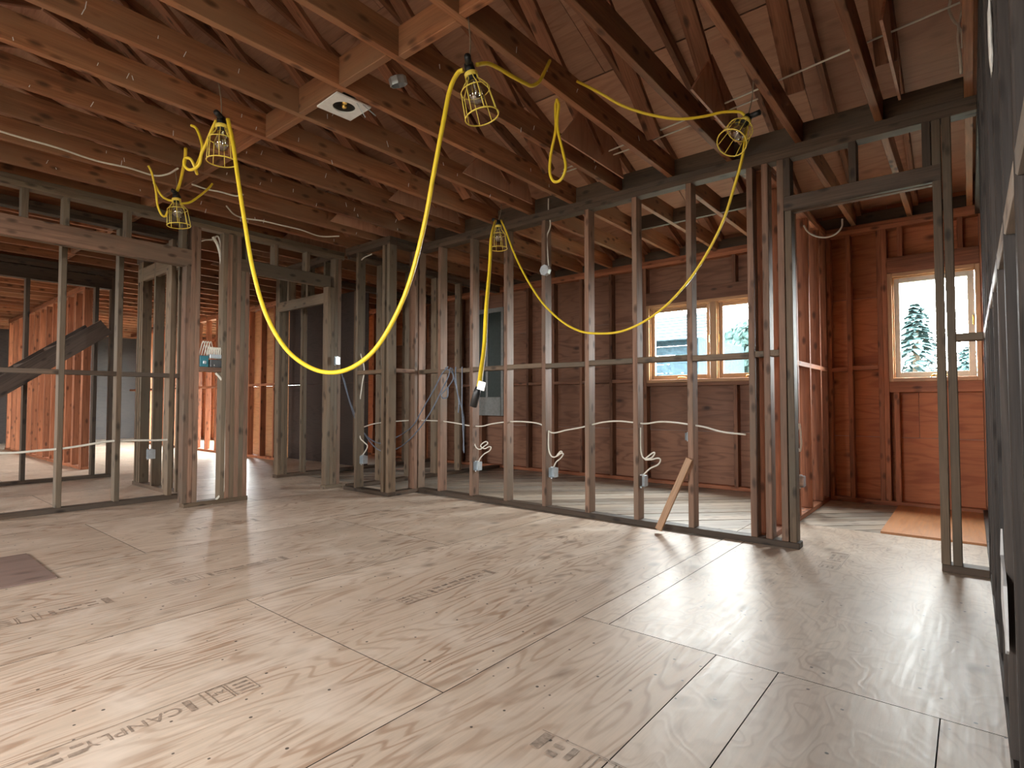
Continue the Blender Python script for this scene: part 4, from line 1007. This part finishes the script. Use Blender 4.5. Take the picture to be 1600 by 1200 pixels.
# ------------------------------------------------------------------ outside
gr = lum(None, 'ground', -60, 40, -40, 70, -0.9, -0.6, 'grass', bev=0); tag(gr, 'green lawn around the house', kind='structure')
def conifer(x, y, h, r, label, seed):
    rs = random.Random(seed)
    root = empty('conifer_tree', (x, y, -0.6), label=label, cat='tree', group='trees outside the windows')
    bm = bmesh.new(); lathe_bm(bm, [(0.14, 0), (0.10, h*0.5), (0.02, h*0.97), (0, h)], 8)
    link('trunk', mesh_of('trunk', bm, M['bark'], True), root)
    bm = bmesh.new()
    for i in range(900):
        t = rs.random()**0.7; z = h*(0.08+0.92*t); rad = r*(1-t)*rs.uniform(0.35, 1.05)+0.03; a = rs.uniform(0, 6.283)
        p = Vector((rad*math.cos(a), rad*math.sin(a), z-rad*0.25)); d = Vector((math.cos(a), math.sin(a), -0.35))
        s = rs.uniform(0.18, 0.36); side = d.cross(Vector((0, 0, 1))).normalized()*s*0.35
        v = [bm.verts.new(p-d*s*0.3+side), bm.verts.new(p-d*s*0.3-side), bm.verts.new(p+d*s+Vector((0, 0, rs.uniform(-.05, .05))))]
        bm.faces.new(v)
    link('foliage', mesh_of('foliage', bm, M['needles']), root)
def leafy(x, y, h, r, label, seed):
    rs = random.Random(seed)
    root = empty('leafy_tree', (x, y, -0.6), label=label, cat='tree', group='trees outside the windows')
    bm = bmesh.new(); lathe_bm(bm, [(0.16, 0), (0.11, h*0.5), (0.03, h*0.85), (0, h*0.87)], 8)
    link('trunk', mesh_of('trunk', bm, M['bark'], True), root)
    bm = bmesh.new()
    for i in range(900):
        a = rs.uniform(0, 6.283); b = math.acos(rs.uniform(-1, 1)); q = r*rs.uniform(0.5, 1.0)
        p = Vector((q*math.sin(b)*math.cos(a), q*math.sin(b)*math.sin(a), h-r+q*math.cos(b)*1.1))
        s = rs.uniform(0.13, 0.26); n_ = Vector((rs.uniform(-1, 1), rs.uniform(-1, 1), rs.uniform(-1, 1))).normalized(); u = n_.orthogonal().normalized(); w = n_.cross(u)
        bm.faces.new([bm.verts.new(p+u*s), bm.verts.new(p+w*s*0.5), bm.verts.new(p-u*s), bm.verts.new(p-w*s*0.5)])
    link('foliage', mesh_of('foliage', bm, M['leaves']), root)
conifer(-1.02, 17.0, 3.9, 1.7, 'bluish conifer in the middle of the right window', 1)
conifer(-0.05, 20.0, 3.0, 1.2, 'low conifer at the right edge of the right window', 2)
leafy(-5.2, 17.7, 3.9, 0.8, 'leafy bush seen through the second pane of the left window', 3)
leafy(-8.0, 21.0, 3.6, 1.5, 'leafy tree beside the neighbouring shed', 5)
nb = empty('neighbour_shed', (-6.9, 13.6, -0.6), label='blue-grey sided neighbouring shed outside the left window', cat='shed')
for i in range(14): lum(nb, 'siding_board', -9.2, -5.02, 13.0-0.004*(i % 2), 13.03, -0.6+i*0.22, -0.6+i*0.22+0.212, 'siding')
lum(nb, 'corner_board', -5.06, -4.96, 12.98, 13.04, -0.6, 2.46, 'siding')
lum(nb, 'side_wall', -5.0, -4.98, 13.04, 16.5, -0.6, 2.46, 'siding', bev=0)
for i in range(8):
    y0 = 12.72+i*0.24; z0 = 2.42+i*0.11
    beam(nb, 'shingle_row', (-9.4, y0, z0), (-4.78, y0, z0), 0.30, 0.03, 'shingle', up=(0, -0.38, 1))
